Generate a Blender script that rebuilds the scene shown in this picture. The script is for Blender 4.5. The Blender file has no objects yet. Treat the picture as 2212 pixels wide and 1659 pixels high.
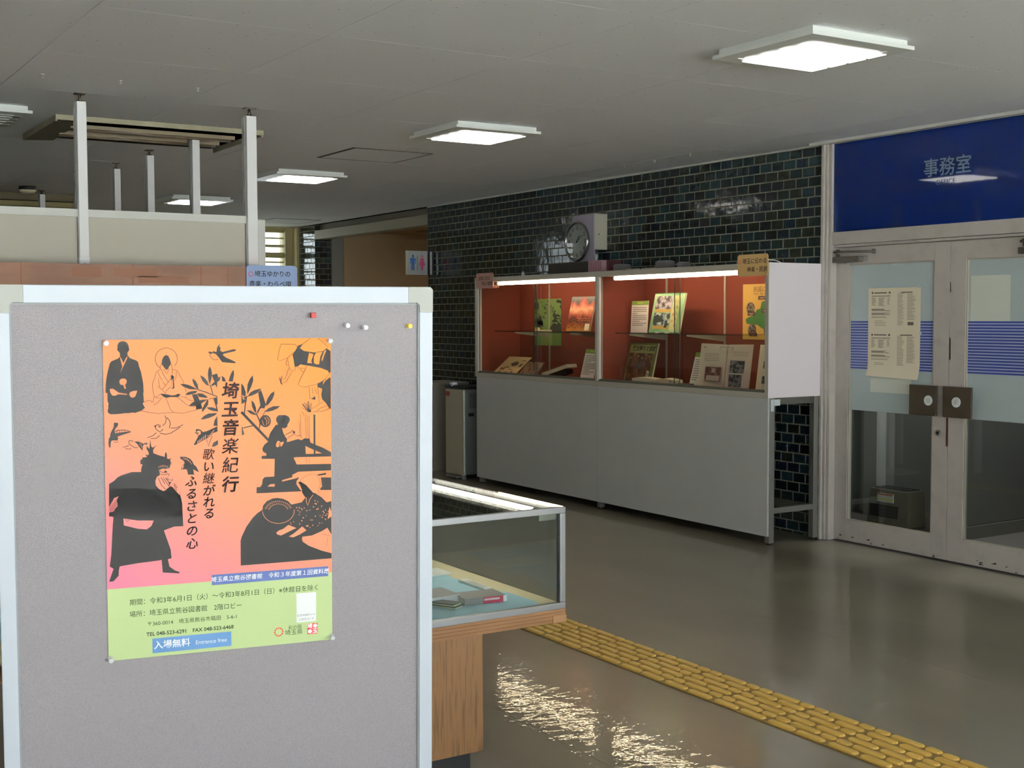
import bpy, bmesh, math, random
from mathutils import Matrix, Vector
random.seed(7)
SC = bpy.context.scene
COL = SC.collection

# ---------------------------------------------------------------- camera
F_PX, YAW, PITCH, ROLL = 2712.93, 0.562863, 0.0538593, -0.0029084
cd = bpy.data.cameras.new('camera'); cam = bpy.data.objects.new('camera', cd); COL.objects.link(cam)
_fw = Vector((math.sin(YAW)*math.cos(PITCH), math.cos(YAW)*math.cos(PITCH), -math.sin(PITCH)))
_r0 = Vector((math.cos(YAW), -math.sin(YAW), 0)); _u0 = _r0.cross(_fw)
_r = _r0*math.cos(ROLL) + _u0*math.sin(ROLL); _u = _r.cross(_fw)
M = Matrix.Identity(4)
for i in range(3):
    M[i][0], M[i][1], M[i][2] = _r[i], _u[i], -_fw[i]
M[0][3], M[1][3], M[2][3] = 0, 0, 1.47
cam.matrix_world = M
cd.sensor_width = 36.0; cd.sensor_fit = 'HORIZONTAL'; cd.lens = 36.0*F_PX/2212.0
cd.clip_start = 0.05; cd.clip_end = 200
SC.camera = cam

# ---------------------------------------------------------------- world, sun, exposure
w = bpy.data.worlds.new('sky'); SC.world = w; w.use_nodes = True
nt = w.node_tree; nt.nodes.clear()
wo = nt.nodes.new('ShaderNodeOutputWorld'); bg = nt.nodes.new('ShaderNodeBackground')
tc = nt.nodes.new('ShaderNodeTexCoord'); sx = nt.nodes.new('ShaderNodeSeparateXYZ'); cr = nt.nodes.new('ShaderNodeValToRGB')
nt.links.new(tc.outputs['Generated'], sx.inputs[0]); nt.links.new(sx.outputs['Z'], cr.inputs[0])
cr.color_ramp.elements[0].position = 0.0; cr.color_ramp.elements[0].color = (0.90, 0.94, 1.0, 1)
cr.color_ramp.elements[1].position = 0.7; cr.color_ramp.elements[1].color = (0.66, 0.79, 1.0, 1)
nt.links.new(cr.outputs[0], bg.inputs[0]); bg.inputs[1].default_value = 3.6
nt.links.new(bg.outputs[0], wo.inputs[0])

SUN_DIR = Vector((0.20, 0.45, -0.87)).normalized()
sd = bpy.data.lights.new('sun', 'SUN'); sd.energy = 205.0; sd.angle = 0.009; sd.color = (1.0, 0.975, 0.94)
so = bpy.data.objects.new('sun', sd); COL.objects.link(so)
so.rotation_euler = SUN_DIR.to_track_quat('-Z', 'Y').to_euler(); so.location = (6, -12, 9)

def portal(name, loc, rot, sxx, syy):
    l = bpy.data.lights.new(name, 'AREA'); l.shape = 'RECTANGLE'; l.size = sxx; l.size_y = syy
    l.energy = 1.0; l.cycles.is_portal = True
    o = bpy.data.objects.new(name, l); COL.objects.link(o); o.location = loc; o.rotation_euler = rot
portal('window_portal_rear', (0.6, -4.66, 1.25), (math.radians(90), 0, 0), 11.4, 2.3)
portal('window_portal_far', (3.4, 15.02, 1.75), (math.radians(-90), 0, 0), 5.4, 1.7)

vs = SC.view_settings
vs.view_transform = 'Standard'; vs.look = 'None'; vs.gamma = 1.0; vs.use_curve_mapping = False
vs.exposure = 1.0
SC.display_settings.display_device = 'sRGB'
cy = SC.cycles
cy.use_denoising = True
cy.max_bounces = 8; cy.diffuse_bounces = 5; cy.glossy_bounces = 4; cy.transmission_bounces = 6; cy.transparent_max_bounces = 16
cy.caustics_reflective = False; cy.caustics_refractive = False
cy.sample_clamp_indirect = 6.0

# ---------------------------------------------------------------- helpers
def lin(c):
    return tuple(((v/255.0)/12.92 if v/255.0 <= 0.04045 else ((v/255.0+0.055)/1.055)**2.4) for v in c)

MATS = {}
def mat(name, rgb, rough=0.5, metal=0.0, spec=0.5, noise=0.0, scale=20.0, bump=0.0, bscale=60.0, emit=None, coat=0.0, stretch=None, rgb2=None, contrast=None):
    if name in MATS: return MATS[name]
    m = bpy.data.materials.new(name); m.use_nodes = True; MATS[name] = m
    n = m.node_tree; p = n.nodes['Principled BSDF']
    c = lin(rgb)
    p.inputs['Base Color'].default_value = (*c, 1)
    p.inputs['Roughness'].default_value = rough; p.inputs['Metallic'].default_value = metal
    p.inputs['Specular IOR Level'].default_value = spec
    if coat: p.inputs['Coat Weight'].default_value = coat; p.inputs['Coat Roughness'].default_value = 0.05
    if emit:
        p.inputs['Emission Color'].default_value = (*lin(emit[0]), 1); p.inputs['Emission Strength'].default_value = emit[1]
    if noise or bump:
        t = n.nodes.new('ShaderNodeTexCoord'); mp = n.nodes.new('ShaderNodeMapping')
        n.links.new(t.outputs['Object'], mp.inputs[0])
        if stretch: mp.inputs['Scale'].default_value = stretch
    if noise:
        nz = n.nodes.new('ShaderNodeTexNoise'); nz.inputs['Scale'].default_value = scale; nz.inputs['Detail'].default_value = 5
        n.links.new(mp.outputs[0], nz.inputs['Vector'])
        r = n.nodes.new('ShaderNodeValToRGB'); n.links.new(nz.outputs['Fac'], r.inputs[0])
        c2 = lin(rgb2) if rgb2 else tuple(v*(1-noise) for v in c)
        lo, hi = contrast if contrast else (0.35, 0.65)
        r.color_ramp.elements[0].position = lo; r.color_ramp.elements[0].color = (*c2, 1)
        r.color_ramp.elements[1].position = hi; r.color_ramp.elements[1].color = (*c, 1)
        n.links.new(r.outputs[0], p.inputs['Base Color'])
    if bump:
        bz = n.nodes.new('ShaderNodeTexNoise'); bz.inputs['Scale'].default_value = bscale; bz.inputs['Detail'].default_value = 3
        n.links.new(mp.outputs[0], bz.inputs['Vector'])
        b = n.nodes.new('ShaderNodeBump'); b.inputs['Strength'].default_value = bump; b.inputs['Distance'].default_value = 0.01
        n.links.new(bz.outputs['Fac'], b.inputs['Height']); n.links.new(b.outputs[0], p.inputs['Normal'])
    return m

def glass(name, tint=(240, 244, 242), rough=0.0, gain=1.0):
    if name in MATS: return MATS[name]
    m = bpy.data.materials.new(name); m.use_nodes = True; MATS[name] = m
    n = m.node_tree; n.nodes.clear()
    o = n.nodes.new('ShaderNodeOutputMaterial'); tr = n.nodes.new('ShaderNodeBsdfTransparent'); gl = n.nodes.new('ShaderNodeBsdfGlossy')
    mx = n.nodes.new('ShaderNodeMixShader'); lw = n.nodes.new('ShaderNodeLayerWeight'); lw.inputs[0].default_value = 0.5
    pw = n.nodes.new('ShaderNodeMath'); pw.operation = 'POWER'; pw.inputs[1].default_value = 5.0
    ml = n.nodes.new('ShaderNodeMath'); ml.operation = 'MULTIPLY_ADD'; ml.inputs[1].default_value = 0.96*gain; ml.inputs[2].default_value = 0.04*gain
    n.links.new(lw.outputs['Facing'], pw.inputs[0]); n.links.new(pw.outputs[0], ml.inputs[0])
    tr.inputs[0].default_value = (*lin(tint), 1); gl.inputs['Roughness'].default_value = rough
    n.links.new(ml.outputs[0], mx.inputs[0]); n.links.new(tr.outputs[0], mx.inputs[1]); n.links.new(gl.outputs[0], mx.inputs[2])
    n.links.new(mx.outputs[0], o.inputs[0])
    return m

def link(name, me, parent=None, mtl=None):
    o = bpy.data.objects.new(name, me); COL.objects.link(o)
    if parent is not None: o.parent = parent
    if mtl is not None:
        if len(me.materials) == 0: me.materials.append(mtl)
    return o

def tag(o, label=None, cat=None, group=None, kind=None):
    if label: o['label'] = label
    if cat: o['category'] = cat
    if group: o['group'] = group
    if kind: o['kind'] = kind
    return o

def frame(o, ex, ey):
    ex = Vector(ex).normalized(); ey = Vector(ey).normalized(); ez = ex.cross(ey)
    m = Matrix.Identity(4)
    for i in range(3):
        m[i][0], m[i][1], m[i][2], m[i][3] = ex[i], ey[i], ez[i], o[i]
    return m

def empty(name, mtx, label=None, cat=None, group=None, kind=None, parent=None):
    o = bpy.data.objects.new(name, None); COL.objects.link(o); o.empty_display_size = 0.1
    if parent is not None: o.parent = parent
    o.matrix_local = mtx if isinstance(mtx, Matrix) else Matrix.Translation(mtx)
    return tag(o, label, cat, group, kind)

def bm_box(bm, a, b):
    x0, y0, z0 = (min(a[i], b[i]) for i in range(3)); x1, y1, z1 = (max(a[i], b[i]) for i in range(3))
    v = [bm.verts.new(p) for p in ((x0,y0,z0),(x1,y0,z0),(x1,y1,z0),(x0,y1,z0),(x0,y0,z1),(x1,y0,z1),(x1,y1,z1),(x0,y1,z1))]
    for f in ((3,2,1,0),(4,5,6,7),(0,1,5,4),(1,2,6,5),(2,3,7,6),(3,0,4,7)): bm.faces.new([v[i] for i in f])

def bm_cyl(bm, p0, p1, r0, r1=None, n=16, caps=True):
    if r1 is None: r1 = r0
    p0 = Vector(p0); p1 = Vector(p1); d = (p1-p0).normalized()
    a = d.orthogonal().normalized(); b = d.cross(a)
    r_a = [bm.verts.new(p0+(a*math.cos(t)+b*math.sin(t))*r0) for t in (2*math.pi*i/n for i in range(n))]
    r_b = [bm.verts.new(p1+(a*math.cos(t)+b*math.sin(t))*r1) for t in (2*math.pi*i/n for i in range(n))]
    for i in range(n):
        f = bm.faces.new((r_a[i], r_a[(i+1) % n], r_b[(i+1) % n], r_b[i])); f.smooth = True
    if caps:
        bm.faces.new(list(reversed(r_a))); bm.faces.new(r_b)

def bm_poly(bm, pts, z=0.0):
    vs_ = [bm.verts.new((p[0], p[1], z)) for p in pts]
    try: return bm.faces.new(vs_)
    except Exception: return None

def finish(name, bm, mtl, parent=None, bevel=0.0, kind=None, label=None):
    if bevel:
        bmesh.ops.bevel(bm, geom=list(bm.edges), offset=bevel, segments=2, affect='EDGES', profile=0.6)
    me = bpy.data.meshes.new(name); bm.normal_update(); bm.to_mesh(me); bm.free()
    o = link(name, me, parent, mtl)
    if kind: o['kind'] = kind
    if label: o['label'] = label
    return o

def box(name, parent, a, b, mtl, bevel=0.0, kind=None, label=None):
    bm = bmesh.new(); bm_box(bm, a, b)
    return finish(name, bm, mtl, parent, bevel, kind, label)

def boxes(name, parent, L, mtl, bevel=0.0, kind=None, label=None):
    bm = bmesh.new()
    for a, b in L: bm_box(bm, a, b)
    return finish(name, bm, mtl, parent, bevel, kind, label)

def cyl(name, parent, p0, p1, r, mtl, r1=None, n=20, label=None):
    bm = bmesh.new(); bm_cyl(bm, p0, p1, r, r1, n)
    return finish(name, bm, mtl, parent, label=label)

def tube(name, parent, pts, r, mtl, n=8):
    bm = bmesh.new()
    for a, b in zip(pts[:-1], pts[1:]): bm_cyl(bm, a, b, r, n=n)
    return finish(name, bm, mtl, parent)

def rrect(x0, y0, x1, y1, r, n=5):
    out = []
    for cx_, cy_, a0 in ((x1-r, y1-r, 0), (x0+r, y1-r, 90), (x0+r, y0+r, 180), (x1-r, y0+r, 270)):
        for i in range(n+1):
            t = math.radians(a0+90*i/n); out.append((cx_+r*math.cos(t), cy_+r*math.sin(t)))
    return out

def slab(name, parent, pts, z0, z1, mtl, label=None):
    bm = bmesh.new(); f = bm_poly(bm, pts, z0)
    g = bmesh.ops.extrude_face_region(bm, geom=[f])
    for v in [e for e in g['geom'] if isinstance(e, bmesh.types.BMVert)]: v.co.z = z1
    bmesh.ops.recalc_face_normals(bm, faces=list(bm.faces))
    return finish(name, bm, mtl, parent, label=label)

def quads(name, parent, L, z, mtl, label=None):
    """flat print: L = list of (x0,y0,x1,y1)"""
    bm = bmesh.new()
    for x0, y0, x1, y1 in L: bm_poly(bm, [(x0,y0),(x1,y0),(x1,y1),(x0,y1)], z)
    return finish(name, bm, mtl, parent, label=label)

def polys(name, parent, L, z, mtl, label=None):
    bm = bmesh.new()
    for p in L: bm_poly(bm, p, z)
    return finish(name, bm, mtl, parent, label=label)

def ribbon(bm, pts, w, z):
    pts = [Vector((p[0], p[1])) for p in pts]
    L, R_ = [], []
    for i, p in enumerate(pts):
        a = pts[max(i-1, 0)]; b = pts[min(i+1, len(pts)-1)]; d = (b-a)
        if d.length < 1e-7: d = Vector((1, 0))
        d.normalize(); n_ = Vector((-d.y, d.x))*w*0.5
        L.append(bm.verts.new((p.x+n_.x, p.y+n_.y, z))); R_.append(bm.verts.new((p.x-n_.x, p.y-n_.y, z)))
    for i in range(len(pts)-1):
        bm.faces.new((R_[i], R_[i+1], L[i+1], L[i]))

def text(name, parent, s, size, x, y, z, mtl, align='CENTER', shear=0.0, bold=0.0, xs=1.0, sp=1.0, line=1.0, rot=0.0, extrude=0.0, label=None):
    cu = bpy.data.curves.new('t', 'FONT'); cu.body = s; cu.size = size; cu.align_x = align; cu.align_y = 'CENTER'
    cu.shear = shear; cu.offset = bold; cu.space_character = sp; cu.space_line = line; cu.extrude = extrude
    cu.resolution_u = 3
    to = bpy.data.objects.new('t', cu); COL.objects.link(to)
    dg = bpy.context.evaluated_depsgraph_get()
    me = bpy.data.meshes.new_from_object(to.evaluated_get(dg)); bpy.data.objects.remove(to); bpy.data.curves.remove(cu)
    me.name = name
    me.transform(Matrix.Translation((x, y, z)) @ Matrix.Rotation(rot, 4, 'Z') @ Matrix.Diagonal((xs, 1, 1, 1)))
    me.materials.clear(); me.materials.append(mtl)
    o = bpy.data.objects.new(name, me); COL.objects.link(o); o.parent = parent
    if label: o['label'] = label
    return o

def dup(o, name=None):
    c = o.copy(); COL.objects.link(c)
    for ch in list(o.children):
        d = dup(ch); d.parent = c
    return c

RIGHT = ((0, -1, 0), (0, 0, 1))      # local frame of things seen on the right-hand wall: x runs towards the viewer, y up, z out of the wall
FRONT = ((1, 0, 0), (0, 0, 1))       # local frame of things that face the viewer

# ---------------------------------------------------------------- common materials
alu = mat('painted_aluminium', (214, 213, 206), 0.38, 0.0)
alu_m = mat('anodised_aluminium', (146, 146, 149), 0.34, 0.75)
alu_b = mat('beige_aluminium', (176, 168, 152), 0.45, 0.0)
white = mat('white_panel', (226, 223, 224), 0.5)
black = mat('black_plastic', (26, 26, 27), 0.5)
ink = mat('print_black', (46, 45, 46), 0.75, spec=0.2)
inkw = mat('print_white', (240, 240, 240), 0.7)
grey_ink = mat('print_grey', (120, 116, 110), 0.8)
paint = mat('cream_door_paint', (192, 184, 177), 0.42, noise=0.12, scale=9, contrast=(0.3, 0.5))
pane = glass('clear_glass')
red_in = mat('red_lining', (142, 60, 42), 0.8, noise=0.12, scale=3)
blued = mat('blue_sign_sheet', (8, 25, 74), 0.03, 0.0, 0.5)
stain = mat('steel', (150, 148, 142), 0.38, 0.7)
ART = {
 'seated_man_print': {1: [(0,"396 28 445 43 482 77 503 134 505 174 513 196 499 236 477 258 478 315 521 372 586 402 640 420 683 460 695 534 734 661 757 786 775 901 780 1084 771 1095 776 1153 782 1279 755 1307 800 1394 733 1455 667 1473 612 1494 546 1487 480 1497 404 1494 317 1505 209 1511 122 1508 80 1475 72 1435 87 1385 84 1328 96 1300 73 1237 74 1078 37 1068 47 885 57 795 89 637 130 480 163 435 293 380 332 336 329 279 317 251 287 222 277 188 286 165 285 109 309 58 348 36")], 2: [(0,"332 341 347 364 394 473 445 371 480 332 466 383 326 678 371 546 336 392"),(3,"326 678 379 552"),(0,"340 795 389 785 432 797 453 837 447 882 419 916 429 962 443 979 429 996 402 995 397 961 381 915 338 916 312 879 312 828"),(0,"120 994 185 990 239 1031 292 1072 454 1101 456 1122 281 1106 226 1133 167 1128 130 1068"),(0,"498 1100 520 1066 586 1043 657 1041 617 1154 578 1180 540 1179 503 1140")]},
 'seated_woman_print': {1: [(0,"1191 346 1236 320 1280 343 1307 407 1331 488 1316 533 1293 556 1276 602 1242 630 1209 601 1177 554 1142 502 1155 416"),(7,"1108 581 1074 550 1047 512 1029 470 1019 424 1019 377 1028 332 1047 289 1074 251 1107 220 1147 197 1191 182 1236 177 1282 181 1326 196 1366 219 1400 250 1427 288 1446 330 1456 376 1456 423 1447 469 1428 512 1401 550"),(6,"1132 599 1042 666 1020 712 1008 780 962 882 955 951 965 1066 991 1170 1034 1200 1101 1207"),(6,"1365 615 1454 645 1508 756 1563 849 1606 1001 1627 1094"),(6,"1070 667 1097 748 1151 841"),(6,"1074 793 1099 977"),(6,"1060 953 1148 1036 1208 1106"),(6,"1132 611 1174 726 1272 878"),(6,"1272 878 1153 1024"),(6,"1176 611 1247 705 1298 602"),(6,"1272 878 1329 798"),(6,"1327 971 1236 1049 1208 1106"),(6,"1437 662 1430 777 1395 857"),(6,"1115 610 1116 553 1145 496"),(6,"1333 499 1349 580 1352 718"),(6,"985 1170 961 1301"),(6,"785 1279 857 1252 912 1246 950 1272 922 1294"),(6,"1145 1185 1066 1287 977 1348"),(6,"1012 1188 1113 1127"),(6,"1212 1199 1255 1303 1309 1455 1375 1503"),(6,"738 1461 886 1494 1052 1522 1375 1509 1554 1532 1678 1501 1837 1471"),(6,"1446 1193 1557 1289 1657 1373 1791 1406"),(6,"1503 1171 1592 1209 1638 1163"),(6,"1592 1197 1681 1257 1782 1289"),(6,"1161 875 1216 945"),(0,"1108 1121 1141 1116 1213 1124 1335 1156 1402 1152 1458 1124 1514 1135 1469 1194 1379 1191 1301 1189 1240 1205 1179 1186 1140 1151"),(0,"1319 746 1358 735 1391 776 1379 811 1393 996 1382 1013 1337 1017 1334 810")], 2: [(0,"1342 833 1362 833 1365 989 1337 1000")]},
 'bird_print#1': {1: [(0,"2078 280 2113 257 2159 281 2182 254 2251 273 2264 177 2323 95 2310 177 2338 166 2328 248 2378 273 2588 221 2654 222 2639 259 2494 291 2401 313 2378 336 2447 391 2551 440 2644 489 2637 513 2469 498 2364 485 2289 377 2239 318 2182 293 2135 316"),(9,"2112 316 2134 387 2203 435 2284 429")]},
 'bird_print#2': {1: [(0,"192 1679 258 1687 275 1707 256 1762 220 1799 195 1867 261 1832 405 1830 476 1852 524 1885 451 1908 355 1936 253 1970 270 2008 245 2051 186 2042 138 2047 120 2090 118 2178 100 2196 83 2164 76 2088 85 2001 110 1970 117 1902 154 1828 184 1779"),(8,"173 2073 221 2084 269 2073")], 2: [(0,"207 1874 285 1845 428 1848 488 1875 392 1877 284 1889 212 1899")], 3: [(9,"249 1844 236 1900"),(9,"297 1839 284 1889"),(9,"345 1835 338 1885"),(9,"393 1836 392 1880"),(9,"440 1844 434 1882")]},
 'bird_print#3': {1: [(11,"1190 1566 1220 1637 1200 1725 1144 1780"),(11,"1226 1605 1287 1677 1298 1754 1278 1830"),(11,"1556 1769 1426 1828 1309 1831"),(11,"1500 1818 1301 1939 1203 1957 1087 1931"),(11,"973 1781 1047 1752 1108 1767"),(11,"991 1788 1015 1846 1081 1899 1130 1875 1149 1844"),(11,"1020 1916 946 1977 842 2011"),(11,"1086 1975 1006 2036 908 2035"),(0,"979 1775 1022 1764 1009 1808"),(15,"1058 1794 1107 1798")]},
 'bird_print#4': {1: [(10,"473 2060 521 2062 563 2082"),(10,"475 2066 478 2129 519 2163"),(10,"519 2163 591 2210 651 2212"),(10,"351 2187 411 2183 471 2161"),(10,"398 2214 470 2236 518 2219"),(0,"581 2083 665 2086 725 2114 755 2134 822 2111 840 2131 828 2156 767 2147 748 2191 737 2279 687 2214 640 2136")], 2: [(8,"695 2113 682 2150"),(8,"719 2133 706 2176"),(8,"730 2171 721 2215")]},
 'bird_print#5': {1: [(0,"1486 2432 1603 2441 1690 2486 1739 2552 1757 2605 1812 2659 1861 2764 1836 2763 1749 2707 1760 2798 1785 2819 1642 2816 1618 2714 1600 2700 1500 2702 1520 2632 1577 2571 1553 2518 1485 2470")], 2: [(11,"1553 2461 1578 2494"),(11,"1591 2462 1609 2508"),(11,"1628 2477 1639 2522"),(11,"1658 2504 1664 2549"),(11,"1689 2531 1689 2576"),(11,"1720 2577 1701 2602"),(0,"1526 2633 1564 2596 1551 2647 1538 2691 1519 2684")]},
 'bird_print#6': {1: [(0,"1777 1936 1816 1938 1806 1879 1863 1869 1919 1895 1953 1937 2033 1922 2159 1868 2253 1825 2255 1936 2158 1968 2134 2002 2042 2069 1916 2134 1790 2205 1765 2193 1837 2061 1878 1981 1844 2009 1827 1967")], 2: [(0,"1828 1915 1868 1899 1913 1924 1907 1982 1855 2003 1833 1956"),(14,"2043 2028 2088 2018 2135 1967 2181 1904"),(14,"1894 2087 1882 2145"),(14,"1928 2059 1916 2123"),(14,"1969 2025 1956 2101"),(14,"2009 1997 1996 2079"),(14,"1860 2109 1842 2167")], 3: [(0,"1833 1930 1873 1957 1850 1982")]},
 'mandarin_branch_print': {1: [(0,"2112 568 2141 636 2155 729 2137 845 2107 950 2080 856 2070 728 2082 635"),(0,"1911 750 1989 790 2057 879 2090 975 2033 954 1955 865"),(0,"1754 812 1819 862 1863 944 1875 1043 1850 1042 1795 966 1762 884"),(0,"1508 925 1593 926 1693 952 1805 1012 1856 1048 1692 1033 1569 978"),(0,"1606 1147 1658 1102 1726 1080 1850 1071 1827 1117 1747 1139 1668 1154"),(0,"2355 768 2412 816 2439 893 2359 887"),(0,"2603 647 2608 750 2578 896 2494 890 2521 783 2563 690"),(0,"1910 1673 1980 1599 2071 1555 2254 1549 2196 1600 2093 1644 1990 1669"),(0,"2039 1423 2141 1423 2249 1461 2249 1514 2152 1499 2072 1462"),(0,"2131 2248 2167 2168 2259 2118 2260 2207 2189 2251"),(0,"2253 1608 2257 1819 2171 1810 2195 1700"),(0,"1849 1124 1951 1132 2030 1181 2064 1222 1961 1225 1882 1200"),(0,"1677 1380 1734 1324 1791 1291 1950 1260 2075 1258 2068 1368 2027 1425 1958 1511 1935 1504 1947 1446 1822 1466 1823 1385"),(0,"1742 1144 1849 1141 1893 1270 1925 1446 1828 1460 1812 1361"),(0,"2149 752 2258 720 2286 813 2332 774 2308 872 2262 895 2255 1023 2215 952 2146 985 2141 950 2205 893 2171 811"),(15,"1856 1048 2008 1099 2258 1204"),(14,"2113 950 2145 1067 2167 1149"),(9,"2258 1222 2086 1252"),(18,"2189 1243 2233 1396 2260 1514"),(9,"2025 2092 2063 2240 2140 2026"),(0,"2177 1255 2258 1210 2262 1350 2233 1396")], 2: [(0,"1880 1202 2052 1228 2086 1252 1893 1259"),(0,"1926 1341 1995 1296 2052 1263 1982 1377 1947 1446"),(0,"2166 805 2184 881 2147 927 2134 904")]},
 'mandarin_branch_print#2': {1: [(0,"2754 935 2808 1001 2848 1131 2841 1213 2869 1320 2799 1354 2754 1376"),(0,"3000 769 3004 887 2965 1004 2882 1179 2874 1084 2884 967 2932 850"),(0,"2882 1220 2941 1133 3023 1088 3164 1054 3152 1091 3069 1160 2963 1205"),(0,"2962 1297 3020 1360 3055 1455 3065 1580 3019 1537 2973 1429"),(0,"2856 1503 2949 1517 3042 1579 3059 1621 2948 1588"),(0,"3104 1137 3169 1092 3209 1211 3266 1402 3230 1484 3183 1471 3148 1482 3088 1598 3077 1539 3149 1411"),(18,"2870 1202 2833 1390 2814 1590"),(41,"2750 1541 3318 2165"),(11,"3065 1574 3123 1718 3145 1778"),(11,"2759 1883 2992 1832"),(11,"3121 1908 3151 1790"),(0,"2757 1824 2810 2015 2757 2035"),(0,"3445 1121 3445 1191 3405 1292 3325 1391 3269 1435 3269 1367 3304 1267 3372 1167"),(0,"3567 1438 3504 1493 3403 1535 3268 1559 3251 1547 3313 1481 3426 1439"),(10,"3257 1513 3200 1636"),(10,"3066 1598 3143 1747"),(0,"3370 1754 3362 1798 3341 1837 3309 1865 3270 1879 3229 1877 3190 1860 3159 1830 3138 1791 3132 1746 3139 1702 3160 1664 3192 1636 3231 1622 3272 1623 3311 1639 3343 1669 3363 1709"),(12,"3056 1577 3135 1771 3121 1907"),(11,"2798 1882 2986 1841")], 2: [(0,"2766 1176 2835 1225 2788 1235 2840 1284 2782 1271"),(13,"3187 1731 3203 1814 3230 1842"),(13,"3231 1665 3285 1748 3277 1844"),(13,"3279 1659 3332 1723 3318 1818")]},
 'rice_planters_print': {1: [(0,"3949 162 4058 123 4229 176 4585 232 4660 284 4660 741 4629 752 4433 634 4158 584 4055 571 4009 559 3952 603 3895 613 3873 534 3840 352 3909 252 3943 207"),(0,"4640 844 4657 867 4660 1538 4613 1496 4544 1391 4475 1321 4453 1228 4476 1092 4384 1055 4373 986 4500 921 4570 865"),(9,"3549 844 3598 969"),(9,"3611 794 3582 958"),(9,"3566 822 3610 992"),(9,"4049 1406 4174 1564"),(9,"4084 1378 4186 1564"),(9,"4130 1403 4192 1564"),(9,"4176 1352 4197 1564"),(9,"4233 1394 4215 1565"),(9,"4153 1358 4197 1576"),(9,"4044 1412 4163 1586"),(0,"4129 1505 4232 1542 4226 1594 4174 1586"),(0,"4228 1303 4291 1270 4303 1242 4328 1282 4320 1328")], 2: [(0,"4230 10 4390 10 4608 192 4504 282 4297 313 4080 276 3995 213 4052 129"),(0,"3599 124 3899 133 3944 184 3898 274 3727 419 3568 478 3518 449 3559 247"),(0,"3727 419 3840 352 3862 454 3895 670 3878 701 3793 668 3754 577"),(0,"4194 312 4291 347 4238 494 4261 540 4152 533 4170 425"),(0,"4342 314 4486 293 4434 406 4410 565 4341 564 4295 529 4296 404"),(0,"4521 282 4573 254 4526 362 4477 509 4463 452"),(0,"4152 581 4444 640 4606 706 4628 775 4524 898 4350 992 4075 1050 3955 994 4019 842 4088 719"),(0,"4617 832 4640 849 4547 922 4483 1012 4500 932")], 3: [(7,"4218 10 4052 129 3995 213 4080 276 4297 313 4504 282 4608 192 4390 10"),(7,"3599 124 3899 133 3944 184 3898 274 3727 419 3568 478 3518 449 3559 247 3599 124"),(7,"3727 419 3754 577 3793 668 3878 701 3895 670 3862 454 3840 352"),(7,"3759 622 3678 858 3616 879"),(7,"3838 703 3700 915 3610 958"),(7,"4152 581 4444 640 4606 706 4628 775 4524 898 4350 992 4075 1050 3955 994 4019 842 4088 719 4152 581"),(7,"3715 452 3697 553 3737 577"),(7,"3918 625 4100 651"),(7,"3986 649 4071 730"),(7,"4189 1051 4210 1313"),(7,"4373 1009 4406 1387"),(7,"4252 1064 4274 1201"),(7,"4315 1088 4361 1203"),(7,"4232 1525 4498 1367"),(7,"4272 1589 4497 1573 4637 1520"),(7,"4347 1569 4440 1503 4579 1461"),(7,"4032 1485 4174 1575")]},
 'weaver_print': {1: [(0,"3537 1633 3681 1635 3749 1674 3776 1730 3755 1791 3721 1838 3720 1880 3665 1919 3603 1910 3623 1993 3657 2077 3711 2148 3704 2217 3877 2154 3939 2157 4022 2188 4084 2148 4195 2160 4209 2243 4313 2296 4481 2366 4660 2471 4660 2565 3895 2549 3846 2557 3914 2707 4660 2727 4660 2868 3948 2864 3816 2927 3816 2976 3961 2990 4030 3035 3988 3144 4014 3292 3051 3284 3055 3154 3137 3152 3171 3095 3185 2993 3227 2946 3431 2943 3444 2564 3166 2552 3167 2490 3265 2490 3265 2440 3197 2402 3182 2333 3226 2253 3308 2187 3315 2119 3350 2011 3433 1890 3474 1837 3515 1838 3509 1797 3478 1755 3482 1686"),(0,"4282 1643 4321 1647 4319 2491 4281 2490"),(9,"3650 2070 3802 2000 3830 1952"),(8,"3718 2128 3870 2044 3898 2086 4008 2090 4029 2146"),(0,"3837 1973 3885 1996 3877 2037 3836 2029"),(5,"3969 1771 3981 2089"),(5,"3998 1620 4008 2090"),(5,"4101 1692 4126 2150"),(5,"4150 1694 4168 2152"),(5,"4184 1667 4200 2167"),(5,"4033 1566 4080 1664"),(5,"4108 1623 4136 1707"),(5,"4123 2566 4123 2691"),(5,"4186 2569 4185 2694"),(5,"4139 2345 4145 2484"),(5,"4194 2389 4193 2486"),(0,"4351 2946 4548 2918 4551 2956 4379 2975"),(0,"4432 3010 4660 3025 4660 3298 4420 3285")], 2: [(0,"4101 2313 4282 2406 4281 2492 4110 2488"),(0,"4319 2419 4466 2491 4319 2491"),(0,"3279 3152 3341 3104 3439 3102 3439 3160"),(0,"3485 2222 3506 2181 3553 2190 3560 2218 3636 2200 3632 2241 3587 2309 3566 2301 3560 2232 3533 2224 3550 2266 3539 2307 3498 2321 3468 2290 3471 2249"),(0,"3588 3061 3602 3027 3823 2976 3947 2996 3615 3056"),(0,"3705 2134 3898 2086 4001 2104 4022 2146 3897 2169 3718 2217")]},
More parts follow.
